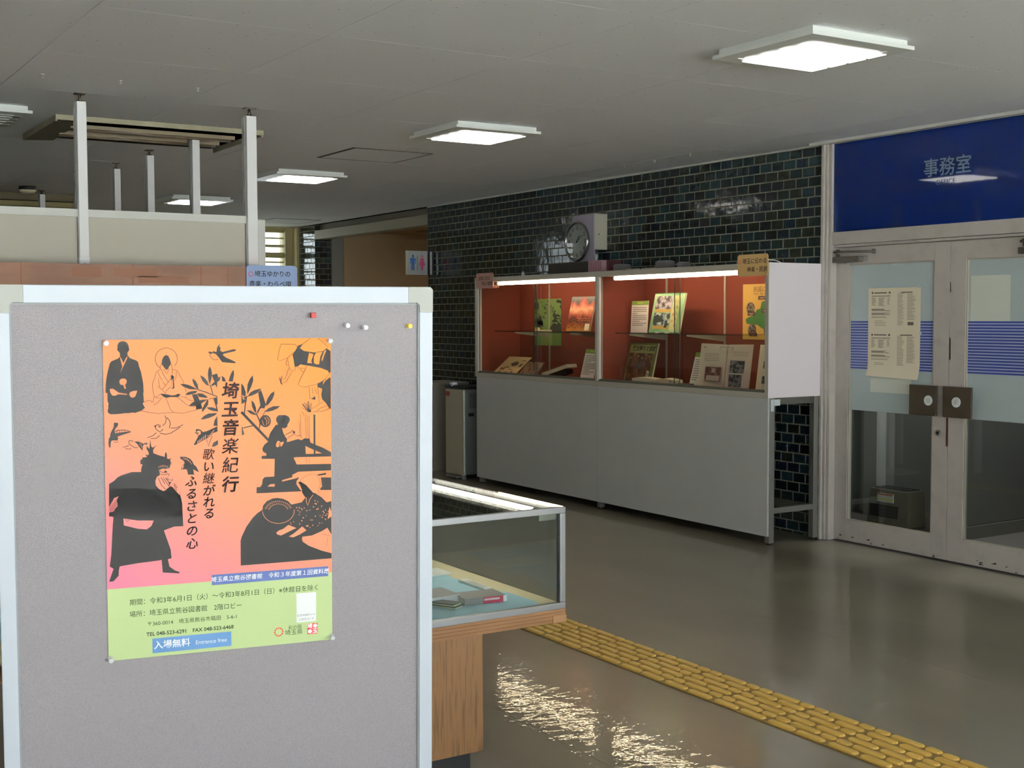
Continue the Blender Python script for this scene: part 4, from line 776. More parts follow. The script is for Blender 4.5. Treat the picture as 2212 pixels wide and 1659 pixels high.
bm = bmesh.new(); f = bm_poly(bm, [(0.66, 0.016), (2.215, 0.016), (2.240, 0.05), (2.238, 0.22), (2.19, 0.38), (2.20, 0.60), (2.14, 0.62), (2.15, 0.93), (0.66, 0.93)], 0.001)
finish('cloth_sheet', bm, mat('pale_blue_felt', (176, 216, 234), 0.9, noise=0.12, scale=6), cl)
def flat_book(name, x, y, z, w_, l_, th, ang, cover, spine, label, title=None, group='books in the glass showcase', pages=(226, 222, 210)):
    e = empty(name, Matrix.Translation((x, y, z)) @ Matrix.Rotation(ang, 4, 'Z'), label, 'book', group)
    box('pages', e, (0.003, 0.004, 0.002), (w_-0.003, l_-0.004, th-0.002), mat('paper_edges_%d' % pages[0], pages, 0.8))
    box('cover', e, (0, 0, th-0.002), (w_, l_, th), cover, 0.0005); box('cover', e, (0, 0, 0), (w_, l_, 0.002), cover, 0.0005)
    box('spine', e, (0, -0.001, 0), (w_, 0.003, th), spine, 0.0005)
    return e
greybk = mat('grey_book_cover', (138, 132, 134), 0.45); redsp = mat('magenta_spine', (186, 36, 78), 0.4)
bk = flat_book('book', 2.010, 3.478, 0.5365, 0.150, 0.105, 0.021, -0.12, greybk, greybk, 'thick grey book with magenta spine end lying on blue cloth')
box('spine_band', bk, (0.066, -0.002, 0.0), (0.138, -0.0012, 0.021), redsp); box('spine_label', bk, (0.138, -0.002, 0.0), (0.151, -0.0012, 0.021), inkw)
text('spine_lettering', bk, '', 0.01, 0, 0, 0, inkw) if False else quads('spine_lettering', bk, [], 0, inkw) if False else None
bl = boxes('spine_lettering', bk, [((0.070+0.007*k, -0.0026, 0.010), (0.075+0.007*k, -0.002, 0.016)) for k in range(8)], inkw)
flat_book('book', 1.905, 3.535, 0.5365, 0.125, 0.125, 0.024, 0.02, greybk, mat('white_spine', (224, 224, 230), 0.5), 'grey book with white spine lying nearest to the notice board edge')
b3 = empty('book', Matrix.Translation((1.93, 3.50, 0.5365)) @ Matrix.Rotation(math.radians(-60), 4, 'Z'), 'thin striped booklet lying aslant in front of grey book', 'book', 'books in the glass showcase')
for k in range(4): box('booklet_layer', b3, (-0.06, 0, 0.004*k), (0.06-0.003*k, 0.045, 0.004*k+0.0034), mat('booklet_%d' % (k % 2), ((196, 192, 160), (90, 92, 84))[k % 2], 0.6))
e = empty('caption_card', Matrix.Translation((2.178, 3.632, 0.5365)) @ Matrix.Rotation(math.radians(90), 4, 'Z'), 'white caption card lying behind the magenta-spined book', 'card', 'caption cards in the glass showcase')
box('card_sheet', e, (0, -0.03, 0), (0.178, 0.0, 0.008), mat('card_white', (236, 236, 232), 0.6))
quads('card_print', e, [(0.01, -0.006-0.006*k, 0.15-0.02*(k % 2), -0.004-0.006*k) for k in range(4)], 0.0083, grey_ink)
e = empty('open_booklet', (2.11, 3.93, 0.5365), 'open white booklet at the left in the showcase', 'book', 'books in the glass showcase')
box('page', e, (0, 0, 0), (0.11, 0.11, 0.006), MATS['card_white']); box('page', e, (-0.12, 0.0, 0), (-0.002, 0.11, 0.005), MATS['card_white'])

# ---- tall display case on the wall side
CX0, CX1, CY0, CY1 = 5.622, 6.092, 5.862, 9.515
CM = 7.705
case = empty('display_case', frame((CX0, CY1, 0), *RIGHT), 'long wall display case with red lining, two lit glazed bays and grey lower panels', 'display case')
# local: x = CY1 - Y (0 far .. 3.653 near), y = z, z = CX0 - X  (negative goes into the case)
LW = CY1-CY0; DP = CX1-CX0; xm = CY1-CM
fgrey = mat('case_frame_grey', (186, 180, 166), 0.45, 0.15)
lowp = mat('grey_laminate', (188, 189, 186), 0.5, noise=0.03, scale=5)
box('end_panel', case, (LW-0.012, 0.945, -DP), (LW, 1.806, 0.0), mat('case_white_end', (246, 236, 240), 0.5)); box('end_panel', case, (0, 0.945, -DP), (0.012, 1.806, -0.002), fgrey)
box('top_panel', case, (0, 1.79, -DP), (LW-.012, 1.804, -0.03), mat('case_top', (150, 146, 136), 0.6))
box('back_panel', case, (0.012, 0.96, -DP), (LW-0.012, 1.79, -DP+0.012), red_in)
box('base_board', case, (0.012, 0.935, -DP), (LW-.012, 0.955, -0.03), red_in)
box('side_lining', case, (0.012, 0.955, -DP+.012), (0.016, 1.79, -0.03), red_in); box('side_lining', case, (LW-0.016, 0.955, -DP+.012), (LW-0.012, 1.79, -0.03), red_in)
box('divider', case, (xm-0.012, 0.955, -DP+.012), (xm+0.012, 1.79, -0.03), red_in)
box('bottom_rail', case, (0, 0.943, -0.045), (LW-.002, 0.978, 0.002), fgrey, 0.001)
box('glass_track', case, (0.03, 0.978, -0.045), (LW-.05, 0.994, -0.006), mat('track_green_grey', (98, 98, 84), 0.5))
box('top_rail', case, (0, 1.765, -0.045), (LW-.002, 1.806, 0.002), fgrey, 0.001)
for xx, ww in ((0.0, 0.03), (xm-0.022, 0.026), (LW-0.034, 0.032)): box('front_post', case, (xx, 0.978, -0.045), (xx+ww, 1.765, 0.0015), fgrey, 0.001)
for xx in (0.032, xm+0.006): box('white_track', case, (xx, 0.985, -0.04), (xx+0.016, 1.765, -0.002), mat('track_white', (216, 212, 206), 0.5))
# sliding panes
for a, b, zz in ((0.05, xm-0.89+0.035+0.0, -0.014), (xm-0.93, xm-0.022, -0.026), (xm+0.022, LW-0.92+0.035, -0.014), (LW-0.96, LW-0.034, -0.026)):
    pass
def ppane(y_hi, y_lo, zz):
    a, b = CY1-y_hi, CY1-y_lo
    box('sliding_pane', case, (a, 0.99, zz-0.004), (b, 1.768, zz), pane)
    for q in (a, b): box('pane_edge', case, (q-0.0015, 0.99, zz-0.0045), (q+0.0015, 1.768, zz+0.0005), mat('glass_edge', (70, 62, 52), 0.3))
ppane(9.46, 8.548, -0.012); ppane(8.615, 7.73, -0.026); ppane(7.66, 6.749, -0.012); ppane(6.825, 5.90, -0.026)
for yy in (6.83, 8.58):
    cyl('pane_lock', case, (CY1-yy, 1.012, -0.010), (CY1-yy, 1.012, 0.006), 0.010, stain, n=16)
# tubes
for ya, yb in ((9.20, 7.752), (7.545, 6.10)):
    e = empty('strip_lamp', (0, 0, 0), parent=case)
    lamp_tube('lamp', e, (CY1-ya, 1.750, -0.052), (CY1-yb, 1.750, -0.052), 0.0135)
    box('lamp_batten', e, (CY1-ya-.03, 1.768, -0.10), (CY1-yb+.03, 1.79, -0.045), alu_b)
# shelf uprights, brackets, glass shelves
shelfm = glass('shelf_glass', (228, 236, 232)); shelf_edge = mat('shelf_edge', (44, 24, 18), 0.3)
for ys in ((8.47+0.55, 8.20), (7.432, 6.779)):
    for y_ in ys:
        x_ = CY1-y_
        box('shelf_upright', case, (x_-0.008, 0.97, -DP+0.012), (x_+0.008, 1.775, -DP+0.020), alu_b)
        bm = bmesh.new()
        v = [bm.verts.new(q) for q in ((x_-.002, 1.338, -DP+.02), (x_-.002, 1.338, -0.10), (x_-.002, 1.326, -0.10), (x_-.002, 1.285, -DP+.02), (x_+.002, 1.338, -DP+.02), (x_+.002, 1.338, -0.10), (x_+.002, 1.326, -0.10), (x_+.002, 1.285, -DP+.02))]
        for f in ((0,1,2,3),(7,6,5,4),(0,4,5,1),(1,5,6,2),(2,6,7,3),(3,7,4,0)): bm.faces.new([v[i] for i in f])
        finish('shelf_bracket', bm, alu_b, case)
for ya, yb in ((9.35, 7.76), (7.60, 6.31)):
    box('glass_shelf', case, (CY1-ya, 1.338, -DP+.02), (CY1-yb, 1.344, -0.10), shelfm)
    box('shelf_edge', case, (CY1-ya, 1.3378, -0.10), (CY1-yb, 1.3442, -0.097), shelf_edge)
# lower panels, frame and feet
for a, b in ((0.02, xm-0.001), (xm+0.002, LW-0.004)): box('lower_panel', case, (a, 0.058, -0.016), (b, 0.942, -0.001), lowp)
for xx in (0.03, xm-0.02, LW-0.045):
    for zz in (-0.06, -DP+0.02):
        box('leg', case, (xx, 0.012, zz-0.002), (xx+0.042, 0.943, zz+0.04), stain, 0.002)
        cyl('leveller', case, (xx+.021, 0, zz+.02), (xx+.021, 0.014, zz+.02), 0.018, black, n=14)
for xx in (0.03, LW-0.04): box('side_stretcher', case, (xx, 0.20, -DP+0.05), (xx+0.03, 0.235, -0.04), stain); 
for xx in (0.03, LW-0.04): box('side_top_rail', case, (xx, 0.90, -DP+0.05), (xx+0.03, 0.943, -0.04), mat('dark_steel', (84, 82, 76), 0.5))
box('low_shelf', case, (0.04, 0.215, -DP+0.03), (LW-0.04, 0.225, -0.20), mat('low_shelf', (92, 84, 74), 0.7))
box('paper_label', case, (LW-0.0035, 0.895, -0.105), (LW-0.001, 0.935, -0.055), mat('label_white', (206, 214, 216), 0.6)); box('paper_label', case, (LW-0.0035+.003, 0.86, -0.05), (LW+.0012, 0.935, -0.022), MATS['label_white'])
quads('stain_mark', case, [(LW-0.3, 0, LW-0.2, 0.001)], -0.5, lowp) if False else None

# signs clipped on the case
clip_sign('topic_sign', frame((5.606, 9.468, 1.843), *RIGHT), 0.286, 0.132, mat('sign_pink', (186, 142, 128), 0.6), [('民謡に見る', 0.038, 0.045, -0.048, 'LEFT'), ('埼玉の産業', 0.036, 0.092, -0.092, 'LEFT')], 'dusky pink rounded sign on the far upper corner of display case', 'topic signs clipped on cases')
clip_sign('topic_sign', frame((5.606, 6.137, 1.862), *RIGHT), 0.278, 0.139, mat('sign_tan', (208, 170, 110), 0.6), [('埼玉に伝わる', 0.0375, 0.046, -0.046, 'LEFT'), ('神楽・民謡', 0.0375, 0.088, -0.100, 'LEFT')], 'tan rounded sign on the near upper corner of display case', 'topic signs clipped on cases')
e = empty('sign_backing_card', frame((5.62, 9.30, 1.735), *RIGHT), 'small pink card behind the far sign inside the case', 'card')
slab('card_sheet', e, rrect(0, -0.025, 0.15, 0.0, 0.01), -0.004, -0.002, mat('pink_card', (222, 160, 130), 0.6))

# ---- contents of the display case
def leaner(name, y_left, w_, h_, xb, zb, lean, label, cat, group, th=0.006):
    """stands at world (xb, y_left, zb), leans back by `lean` metres over its height"""
    a = math.asin(lean/h_)
    m = frame((xb, y_left, zb), (0, -1, 0), (math.sin(a), 0, math.cos(a)))
    return empty(name, m, label, cat, group)
cream = mat('cream_paper', (240, 226, 200), 0.7); cardw = mat('caption_white', (244, 228, 226), 0.7); cgreen = mat('caption_green', (136, 160, 72), 0.6)
def caption(y_left, w_, h_, xb, zb, lean, label):
    e = leaner('caption_card', y_left, w_, h_, xb, zb, lean, label, 'card', 'caption cards in the display case')
    box('card_sheet', e, (0, 0, -0.004), (w_, h_, 0), cardw); box('green_heading', e, (0, h_*0.87, 0), (w_, h_, 0.0006), cgreen)
    L = []
    nl = 10
    for k in range(nl):
        y = h_*(0.80-0.062*k); L.append((w_*0.08, y-0.004, w_*(0.92 if k not in (3, 7, 9) else random.uniform(.35, .75)), y))
    quads('printed_lines', e, L, 0.0007, mat('caption_ink', (96, 84, 84), 0.7)); quads('heading_print', e, [(w_*.35, h_*.92, w_*.7, h_*.95)], 0.0009, mat('heading_pale', (196, 208, 120), 0.7))
    return e
caption(8.071, 0.179, 0.262, 5.72, 0.957, 0.066, 'white caption card with green heading leaning at far bay floor')
caption(7.585, 0.202, 0.238, 5.85, 1.345, 0.014, 'upright white caption card with green heading on near bay shelf')
caption(6.885, 0.172, 0.262, 5.83, 0.957, 0.070, 'white caption card leaning just left of the open white book')
GB = 'books shown in the display case'
def cover_book(y_left, w_, h_, xb, zb, lean, label, cover, th=0.015):
    e = leaner('book', y_left, w_, h_, xb, zb, lean, label, 'book', GB)
    box('book_block', e, (0.001, 0.001, -th+.001), (w_-0.002, h_-0.001, -0.001), cream); box('cover', e, (0, 0, -0.001), (w_, h_, 0.0005), cover)
    box('back_cover', e, (0, 0, -th-.001), (w_, h_, -th+.001), cover)
    return e
# sunset book
sm = bpy.data.materials.new('sunset_cover'); sm.use_nodes = True; n = sm.node_tree; p = n.nodes['Principled BSDF']; p.inputs['Roughness'].default_value = 0.35
t = n.nodes.new('ShaderNodeTexCoord'); s = n.nodes.new('ShaderNodeSeparateXYZ'); n.links.new(t.outputs['Object'], s.inputs[0])
nz = n.nodes.new('ShaderNodeTexNoise'); nz.inputs['Scale'].default_value = 14; n.links.new(t.outputs['Object'], nz.inputs['Vector'])
ma = n.nodes.new('ShaderNodeMath'); ma.operation = 'MULTIPLY_ADD'; ma.inputs[1].default_value = 0.11; n.links.new(nz.outputs['Fac'], ma.inputs[0]); n.links.new(s.outputs['Y'], ma.inputs[2])
mr = n.nodes.new('ShaderNodeMapRange'); mr.inputs['From Min'].default_value = 0.05; mr.inputs['From Max'].default_value = 0.34; n.links.new(ma.outputs[0], mr.inputs['Value'])
r = n.nodes.new('ShaderNodeValToRGB'); n.links.new(mr.outputs[0], r.inputs[0])
for i, (ps_, c) in enumerate(((0.0, (200, 130, 40)), (0.22, (150, 70, 24)), (0.36, (84, 28, 18)), (0.5, (190, 84, 52)), (0.64, (236, 170, 130)), (0.78, (196, 80, 60)), (0.88, (40, 18, 22)))):
    el = r.color_ramp.elements[i] if i < 2 else r.color_ramp.elements.new(ps_)
    el.position = ps_; el.color = (*lin(c), 1)
n.links.new(r.outputs[0], p.inputs['Base Color'])
e = cover_book(8.375, 0.322, 0.287, 5.80, 1.372-0.026, 0.066, 'large book with fiery sunset townscape cover on far bay shelf', sm)
blk_ = mat('cover_black', (30, 22, 22), 0.5)
boxes('cover_houses', e, [((0.02+0.030*k, 0.03+0.012*(k % 3), 0.0006), (0.040+0.030*k, 0.035+0.012*(k % 3), 0.0009)) for k in range(9)]+[((0.03+0.045*k, 0.075+0.01*(k % 2), 0.0006), (0.06+0.045*k, 0.082+0.01*(k % 2), 0.0009)) for k in range(6)], blk_)
boxes('lit_windows', e, [((0.14+0.022*k, 0.088+0.016*j, 0.0006), (0.150+0.022*k, 0.094+0.016*j, 0.0010)) for k in range(8) for j in range(2)], mat('cover_window_orange', (250, 130, 60), 0.5))
box('white_label', e, (0.25, 0.01, 0.0005), (0.31, 0.065, 0.0012), cream); text('cover_title', e, '川越', 0.05, 0.165, 0.255, 0.0012, mat('cover_red', (196, 50, 40), 0.5))
box('black_lower_edge', e, (0, -0.002, -0.016), (0.322, 0.004, 0.0012), blk_)
# photo cover book
e = cover_book(7.304, 0.344, 0.298, 5.80, 1.345, 0.066, 'pale green book with two countryside photographs on near bay shelf', mat('cover_pale_green', (190, 206, 160), 0.4, noise=0.4, scale=5, rgb2=(110, 170, 120)))
box('cover_border', e, (0.0, 0.0, 0.0006), (0.344, 0.006, 0.0012), mat('border_green', (70, 130, 80), 0.5)); box('cover_border', e, (0.0, 0.292, 0.0006), (0.344, 0.298, 0.0012), MATS['border_green'])
ph1 = mat('photo_upper', (196, 180, 196), 0.5, noise=0.8, scale=26, rgb2=(70, 62, 50), contrast=(0.42, 0.58)); ph2 = mat('photo_lower', (206, 216, 214), 0.5, noise=0.8, scale=20, rgb2=(60, 74, 76), contrast=(0.42, 0.58))
box('cover_photograph', e, (0.03, 0.155, 0.0006), (0.215, 0.275, 0.0014), ph1); box('cover_photograph', e, (0.03, 0.03, 0.0006), (0.215, 0.150, 0.0014), ph2)
quads('photo_ground', e, [(0.03, 0.155, 0.215, 0.178), (0.03, 0.03, 0.215, 0.055)], 0.0016, mat('photo_sand', (206, 168, 92), 0.6))
polys('photo_roof', e, [[(0.03, 0.12), (0.07, 0.14), (0.15, 0.095), (0.15, 0.085), (0.06, 0.075), (0.03, 0.075)], [(0.165, 0.04), (0.17, 0.09), (0.185, 0.1), (0.195, 0.085), (0.195, 0.04)]], 0.0018, mat('photo_dark', (58, 62, 62), 0.6))
box('cover_title_strip', e, (0.225, 0.02, 0.0006), (0.30, 0.28, 0.0012), mat('strip_cream', (220, 210, 150), 0.5))
for k, ch in enumerate('秩父事件'): text('cover_title', e, ch, 0.028, 0.245, 0.235-0.05*k, 0.0016, mat('title_red', (196, 74, 50), 0.5))
for k, ch in enumerate('と鉱山の道'): text('cover_title', e, ch, 0.024, 0.28, 0.235-0.045*k, 0.0016, ink)
boxes('clear_stand', e, [((0.09, -0.004, 0.0), (0.13, 0.01, 0.012)), ((0.2, -0.004, 0.0), (0.24, 0.01, 0.012))], clearp)
# brown illustrated book
e = cover_book(7.640, 0.335, 0.315, 5.82, 0.962, 0.075, 'green-bordered book with brown village illustration on near bay floor', mat('cover_moss', (112, 116, 58), 0.45))
box('cover_heading', e, (0.015, 0.235, 0.0006), (0.32, 0.300, 0.001), mat('heading_olive', (158, 156, 96), 0.5)); text('cover_title', e, '秩父祭りと民謡', 0.040, 0.185, 0.268, 0.0014, ink, bold=0.0012)
box('cover_picture', e, (0.015, 0.02, 0.0006), (0.30, 0.235, 0.001), mat('picture_brown', (132, 84, 58), 0.5, noise=0.55, scale=16, rgb2=(78, 40, 32), contrast=(0.42, 0.58)))
boxes('picture_buildings', e, [((0.10, 0.115, 0.001), (0.20, 0.145, 0.0013)), ((0.09, 0.15, 0.001), (0.24, 0.162, 0.0013))], mat('picture_slate', (92, 88, 90), 0.6))
boxes('picture_figures', e, [((0.055+0.05*k, 0.035+0.02*(k % 2), 0.001), (0.078+0.05*k, 0.075+0.02*(k % 2), 0.0014)) for k in range(5)], mat('picture_figures', (168, 104, 70), 0.6, noise=0.5, scale=60, rgb2=(70, 30, 30)))
boxes('picture_blossom', e, [((0.03+0.045*k, 0.19+0.014*((k*2) % 3), 0.001), (0.048+0.045*k, 0.204+0.014*((k*2) % 3), 0.0014)) for k in range(6)], mat('picture_blossom', (170, 130, 116), 0.6))
box('call_number_label', e, (0.262, 0.03, 0.001), (0.29, 0.10, 0.0018), cream); quads('label_print', e, [(0.268, 0.04+0.013*k, 0.284, 0.048+0.013*k) for k in range(4)], 0.0021, ink)
# open book with white pages
e = leaner('open_book', 6.762, 0.53, 0.318, 5.80, 0.962, 0.045, 'open white book with three photographs standing in the near bay', 'book', GB)
pgm = mat('white_page', (250, 240, 230), 0.6)
for x0, x1, sgn in ((0.0, 0.262, 1), (0.266, 0.528, -1)):
    bm = bmesh.new(); cols = 8; vs_ = []
    for i in range(cols+1):
        tt = i/cols; xx = x0+(x1-x0)*tt; d = (tt if sgn < 0 else 1-tt); zz = -0.012+0.012*math.sin(min(1, d*1.3)*math.pi/2)
        vs_.append((bm.verts.new((xx, 0.0, zz)), bm.verts.new((xx, 0.318-0.004*(1-d), zz))))
    for i in range(cols): f = bm.faces.new((vs_[i][0], vs_[i+1][0], vs_[i+1][1], vs_[i][1])); f.smooth = True
    for f in bm.faces: f.smooth = False
    bmesh.ops.solidify(bm, geom=list(bm.faces), thickness=0.003); bmesh.ops.recalc_face_normals(bm, faces=list(bm.faces))
    finish('page', bm, pgm, e)
bw1 = mat('photo_mono', (140, 136, 142), 0.5, noise=0.8, scale=34, rgb2=(30, 28, 32), contrast=(0.42, 0.58)); bw2 = mat('photo_red', (150, 108, 100), 0.5, noise=0.5, scale=26, rgb2=(96, 50, 44), contrast=(0.4, 0.6))
box('page_photograph', e, (0.07, 0.055, 0.0006), (0.235, 0.155, 0.0016), bw2); box('page_photograph', e, (0.32, 0.12, 0.0006), (0.46, 0.205, 0.0016), bw1); box('page_photograph', e, (0.32, 0.025, 0.0006), (0.445, 0.11, 0.0016), bw1)
quads('photo_scene', e, [(0.14, 0.115, 0.175, 0.145), (0.09, 0.06, 0.22, 0.095)], 0.0018, mat('photo_pale', (190, 172, 170), 0.6))
quads('page_text', e, [(0.05, 0.245-0.012*k, 0.20, 0.249-0.012*k) for k in range(5)]+[(0.33, 0.262-0.012*k, 0.49, 0.265-0.012*k) for k in range(3)]+[(0.03, 0.288, 0.06, 0.296)], 0.0012, mat('page_text_pale', (188, 178, 172), 0.7))
boxes('page_clip', e, [((0.20, 0.292, 0.001), (0.33, 0.297, 0.004)), ((0.20, 0.27, 0.001), (0.205, 0.295, 0.004)), ((0.325, 0.27, 0.001), (0.33, 0.295, 0.004))], clearp)
e = leaner('open_book', 6.172, 0.24, 0.318, 5.80, 0.962, 0.045, 'cream open book cut off by the near post of the case', 'book', GB)
box('page', e, (0, 0, -0.006), (0.24, 0.318, 0), cream); box('page_photograph', e, (0.05, 0.06, 0.0), (0.12, 0.11, 0.0012), bw1); box('page_photograph', e, (0.05, 0.16, 0.0), (0.12, 0.21, 0.0012), bw1)
# flat open book in the near bay
e = empty('open_book', frame((5.74, 7.42, 0.957), (0, -1, 0), (1, 0, 0.06)), 'open cream book lying flat before the green-bordered book', 'book', GB)
def wavy(name, parent, x0, x1, y1, h0, h1, m):
    bm = bmesh.new(); cols = 10; L_ = []
    for i in range(cols+1):
        tt = i/cols; zz = h0+(h1-h0)*math.sin(tt*math.pi)
        L_.append([bm.verts.new((x0+(x1-x0)*tt, 0, 0)), bm.verts.new((x0+(x1-x0)*tt, y1, 0)), bm.verts.new((x0+(x1-x0)*tt, y1, zz+.012)), bm.verts.new((x0+(x1-x0)*tt, 0, zz+.012))])
    for i in range(cols):
        for j in range(4): bm.faces.new((L_[i][j], L_[i][(j+1) % 4], L_[i+1][(j+1) % 4], L_[i+1][j]))
    bm.faces.new(L_[0]); bm.faces.new(list(reversed(L_[-1]))); bmesh.ops.recalc_face_normals(bm, faces=list(bm.faces))
    return finish(name, bm, m, parent)
box('cover', e, (-0.01, -0.005, 0), (0.62, 0.07, 0.03), mat('cover_dark_brown', (86, 62, 44), 0.6))
wavy('pages', e, 0.0, 0.27, 0.07, 0.018, 0.026, cream); wavy('pages', e, 0.28, 0.50, 0.07, 0.016, 0.028, cream)
for ch in list(e.children):
    if ch.name.startswith('pages'): ch.location.z = 0.022
# far bay floor: tilted booklet, dark book, small book
e = leaner('open_booklet', 9.313, 0.358, 0.245, 5.66, 0.965, 0.19, 'tan illustrated booklet propped steeply tilted in far bay', 'book', GB)
box('page', e, (0, 0, -0.006), (0.358, 0.245, 0), mat('tan_page', (196, 160, 118), 0.65)); brn = mat('booklet_print', (96, 72, 56), 0.7)
polys('page_picture', e, [[(0.14, 0.15), (0.19, 0.185), (0.25, 0.17), (0.26, 0.135), (0.2, 0.12)], [(0.29, 0.15), (0.33, 0.165), (0.335, 0.12), (0.30, 0.11)]], 0.0006, brn)
quads('page_print', e, [(0.05, 0.07, 0.12, 0.10), (0.10, 0.10, 0.17, 0.115), (0.06, 0.04, 0.10, 0.055), (0.15, 0.03, 0.22, 0.05), (0.18, 0.075, 0.24, 0.085), (0.25, 0.03, 0.29, 0.06), (0.27, 0.19, 0.33, 0.2)], 0.0006, brn)
box('prop_block', e, (0.02, 0.14, -0.1), (0.34, 0.23, -0.006), blk_)
e = leaner('book', 8.935, 0.30, 0.17, 5.68, 0.965, 0.12, 'dark picture book tilted on a wire stand in far bay', 'book', GB)
box('cover', e, (0, 0, -0.006), (0.26, 0.17, 0), mat('cover_maroon', (84, 40, 34), 0.4, noise=0.7, scale=18, rgb2=(140, 110, 90), contrast=(0.44, 0.6)))
tube('wire_stand', e, [(0.262, 0.0, 0.0), (0.285, 0.16, -0.02), (0.31, 0.085, -0.08)], 0.003, blk_)
e = empty('book', Matrix.Translation((5.70, 8.56, 0.957)) @ Matrix.Rotation(math.radians(-78), 4, 'Z') @ Matrix.Rotation(math.radians(-16), 4, 'Y'), 'small thick cream book lying aslant in the far bay middle', 'book', GB)
box('pages', e, (0, 0.0, 0.02), (0.29, 0.12, 0.05), cream, 0.003); box('cover', e, (-0.002, -0.002, 0.05), (0.292, 0.122, 0.053), mat('cover_tan', (168, 130, 92), 0.5)); quads('spine_print', e, [], 0, ink) if False else None
box('support', e, (0.0, 0.02, -0.02), (0.25, 0.1, 0.02), blk_)
e = empty('small_paper', frame((5.90, 8.98, 1.346), (0, -1, 0), (1, 0, 0)), 'folded cream paper on the far bay shelf', 'paper')
box('paper_sheet', e, (0, 0, 0), (0.14, 0.08, 0.006), cream); box('paper_fold', e, (0, 0, 0.006), (0.035, 0.03, 0.028), mat('paper_gold', (196, 176, 110), 0.6))
# green poster on the back lining
xw = 6.0775
e = empty('poster', frame((xw, 9.257, 1.216), *RIGHT), 'small green version of the silhouette poster on the red case lining', 'poster')
gp = mat('poster_leaf_green', (122, 148, 84), 0.6)
box('poster_sheet', e, (0, 0, -0.001), (0.415, 0.404, 0), gp); box('poster_light_band', e, (0.11, 0.0, 0.0002), (0.28, 0.135, 0.0005), mat('poster_lime', (150, 168, 84), 0.6))
sc_ = 0.415/0.467; scy = 0.404/0.660
bm = bmesh.new()
for gname, layers in ART.items():
    for w_, s in layers.get(1, []):
        if w_ and w_ < 20: continue
        q = [int(v)*1e-4 for v in s.split()]; pts = [(q[i]*sc_, 0.404-q[i+1]*scy) for i in range(0, len(q), 2)]
        if w_ == 0: bm_poly(bm, pts, 0.0008)
        else: ribbon(bm, pts, w_*1e-4, 0.0009)
finish('silhouette_print', bm, mat('print_dark_green', (50, 56, 48), 0.7), e)
for k, ch in enumerate('埼玉音楽紀行'): text('title_character', e, ch, 0.026, 0.222, 0.335-0.024*k, 0.0011, ink)
# yellow map poster
e = empty('map_poster', frame((xw, 6.596, 1.304), *RIGHT), 'yellow poster with green map at the near end of the case', 'poster')
box('poster_sheet', e, (0, 0, -0.001), (0.56, 0.384, 0), mat('poster_amber', (220, 172, 84), 0.6)); text('poster_title', e, '民謡に見る', 0.042, 0.105, 0.345, 0.0006, mat('title_brown', (110, 70, 40), 0.7), align='LEFT')
text('poster_subtitle', e, '埼玉県　民謡分布', 0.016, 0.105, 0.315, 0.0006, MATS['title_brown'], align='LEFT')
polys('green_map', e, [[(0.03, 0.14), (0.06, 0.155), (0.11, 0.165), (0.14, 0.205), (0.175, 0.215), (0.19, 0.26), (0.25, 0.275), (0.34, 0.25), (0.42, 0.2), (0.5, 0.17), (0.52, 0.12), (0.45, 0.08), (0.36, 0.07), (0.27, 0.06), (0.2, 0.075), (0.15, 0.10), (0.10, 0.105), (0.04, 0.11)]], 0.0005, mat('map_green', (72, 124, 62), 0.7))
phm = mat('map_photo', (150, 130, 116), 0.6, noise=0.8, scale=60, rgb2=(44, 32, 28), contrast=(0.42, 0.58))
for cx_, cy_, r_ in ((0.08, 0.215, 0.042), (0.095, 0.065, 0.042), (0.25, 0.06, 0.04)):
    polys('map_photograph', e, [[(cx_+r_*math.cos(a), cy_+r_*1.05*math.sin(a)) for a in [2*math.pi*i/24 for i in range(24)]]], 0.0008, phm)
for x0, y0 in ((0.155, 0.275), (0.05, 0.165), (0.07, 0.022), (0.19, 0.185), (0.22, 0.15)):
    quads('map_caption', e, [(x0, y0, x0+0.075, y0+0.026)], 0.0010, mat('map_caption_brown', (84, 44, 36), 0.6)); quads('caption_print', e, [(x0+.01, y0+.014, x0+.06, y0+.018), (x0+.02, y0+.006, x0+.05, y0+.01)], 0.0012, mat('caption_pale', (190, 160, 150), 0.7))

# ---- things standing on top of the display case
ZT = 1.8045
e = empty('dark_wood_box', (5.80, 8.06, ZT), 'long dark brown box on top of the display case below the clock', 'box')
boxm = mat('very_dark_brown', (42, 34, 27), 0.6)
box('box_body', e, (0, 0.0, 0), (0.22, 0.57, 0.092), boxm, 0.003); box('box_lid_line', e, (-0.0006, 0.0, 0.078), (0, 0.57, 0.08), black)
e = empty('pink_printed_box', (5.79, 7.865, ZT), 'pinkish box with printed vertical lines beside the dark wood box', 'box')
box('box_body', e, (0, 0, 0), (0.16, 0.185, 0.098), mat('pink_board', (178, 142, 150), 0.6), 0.001); box('dark_red_side', e, (0.04, -0.03, 0), (0.16, 0, 0.1), mat('dark_red_board', (70, 30, 36), 0.6))
bb_ = bmesh.new()
for k in range(7): bm_box(bb_, (-0.0008, 0.02+0.023*k, 0.008), (0, 0.026+0.023*k, 0.088))
finish('printed_lines', bb_, mat('line_print_wine', (132, 70, 92), 0.7), e)
blkm = mat('smoky_block', (112, 108, 108), 0.4)
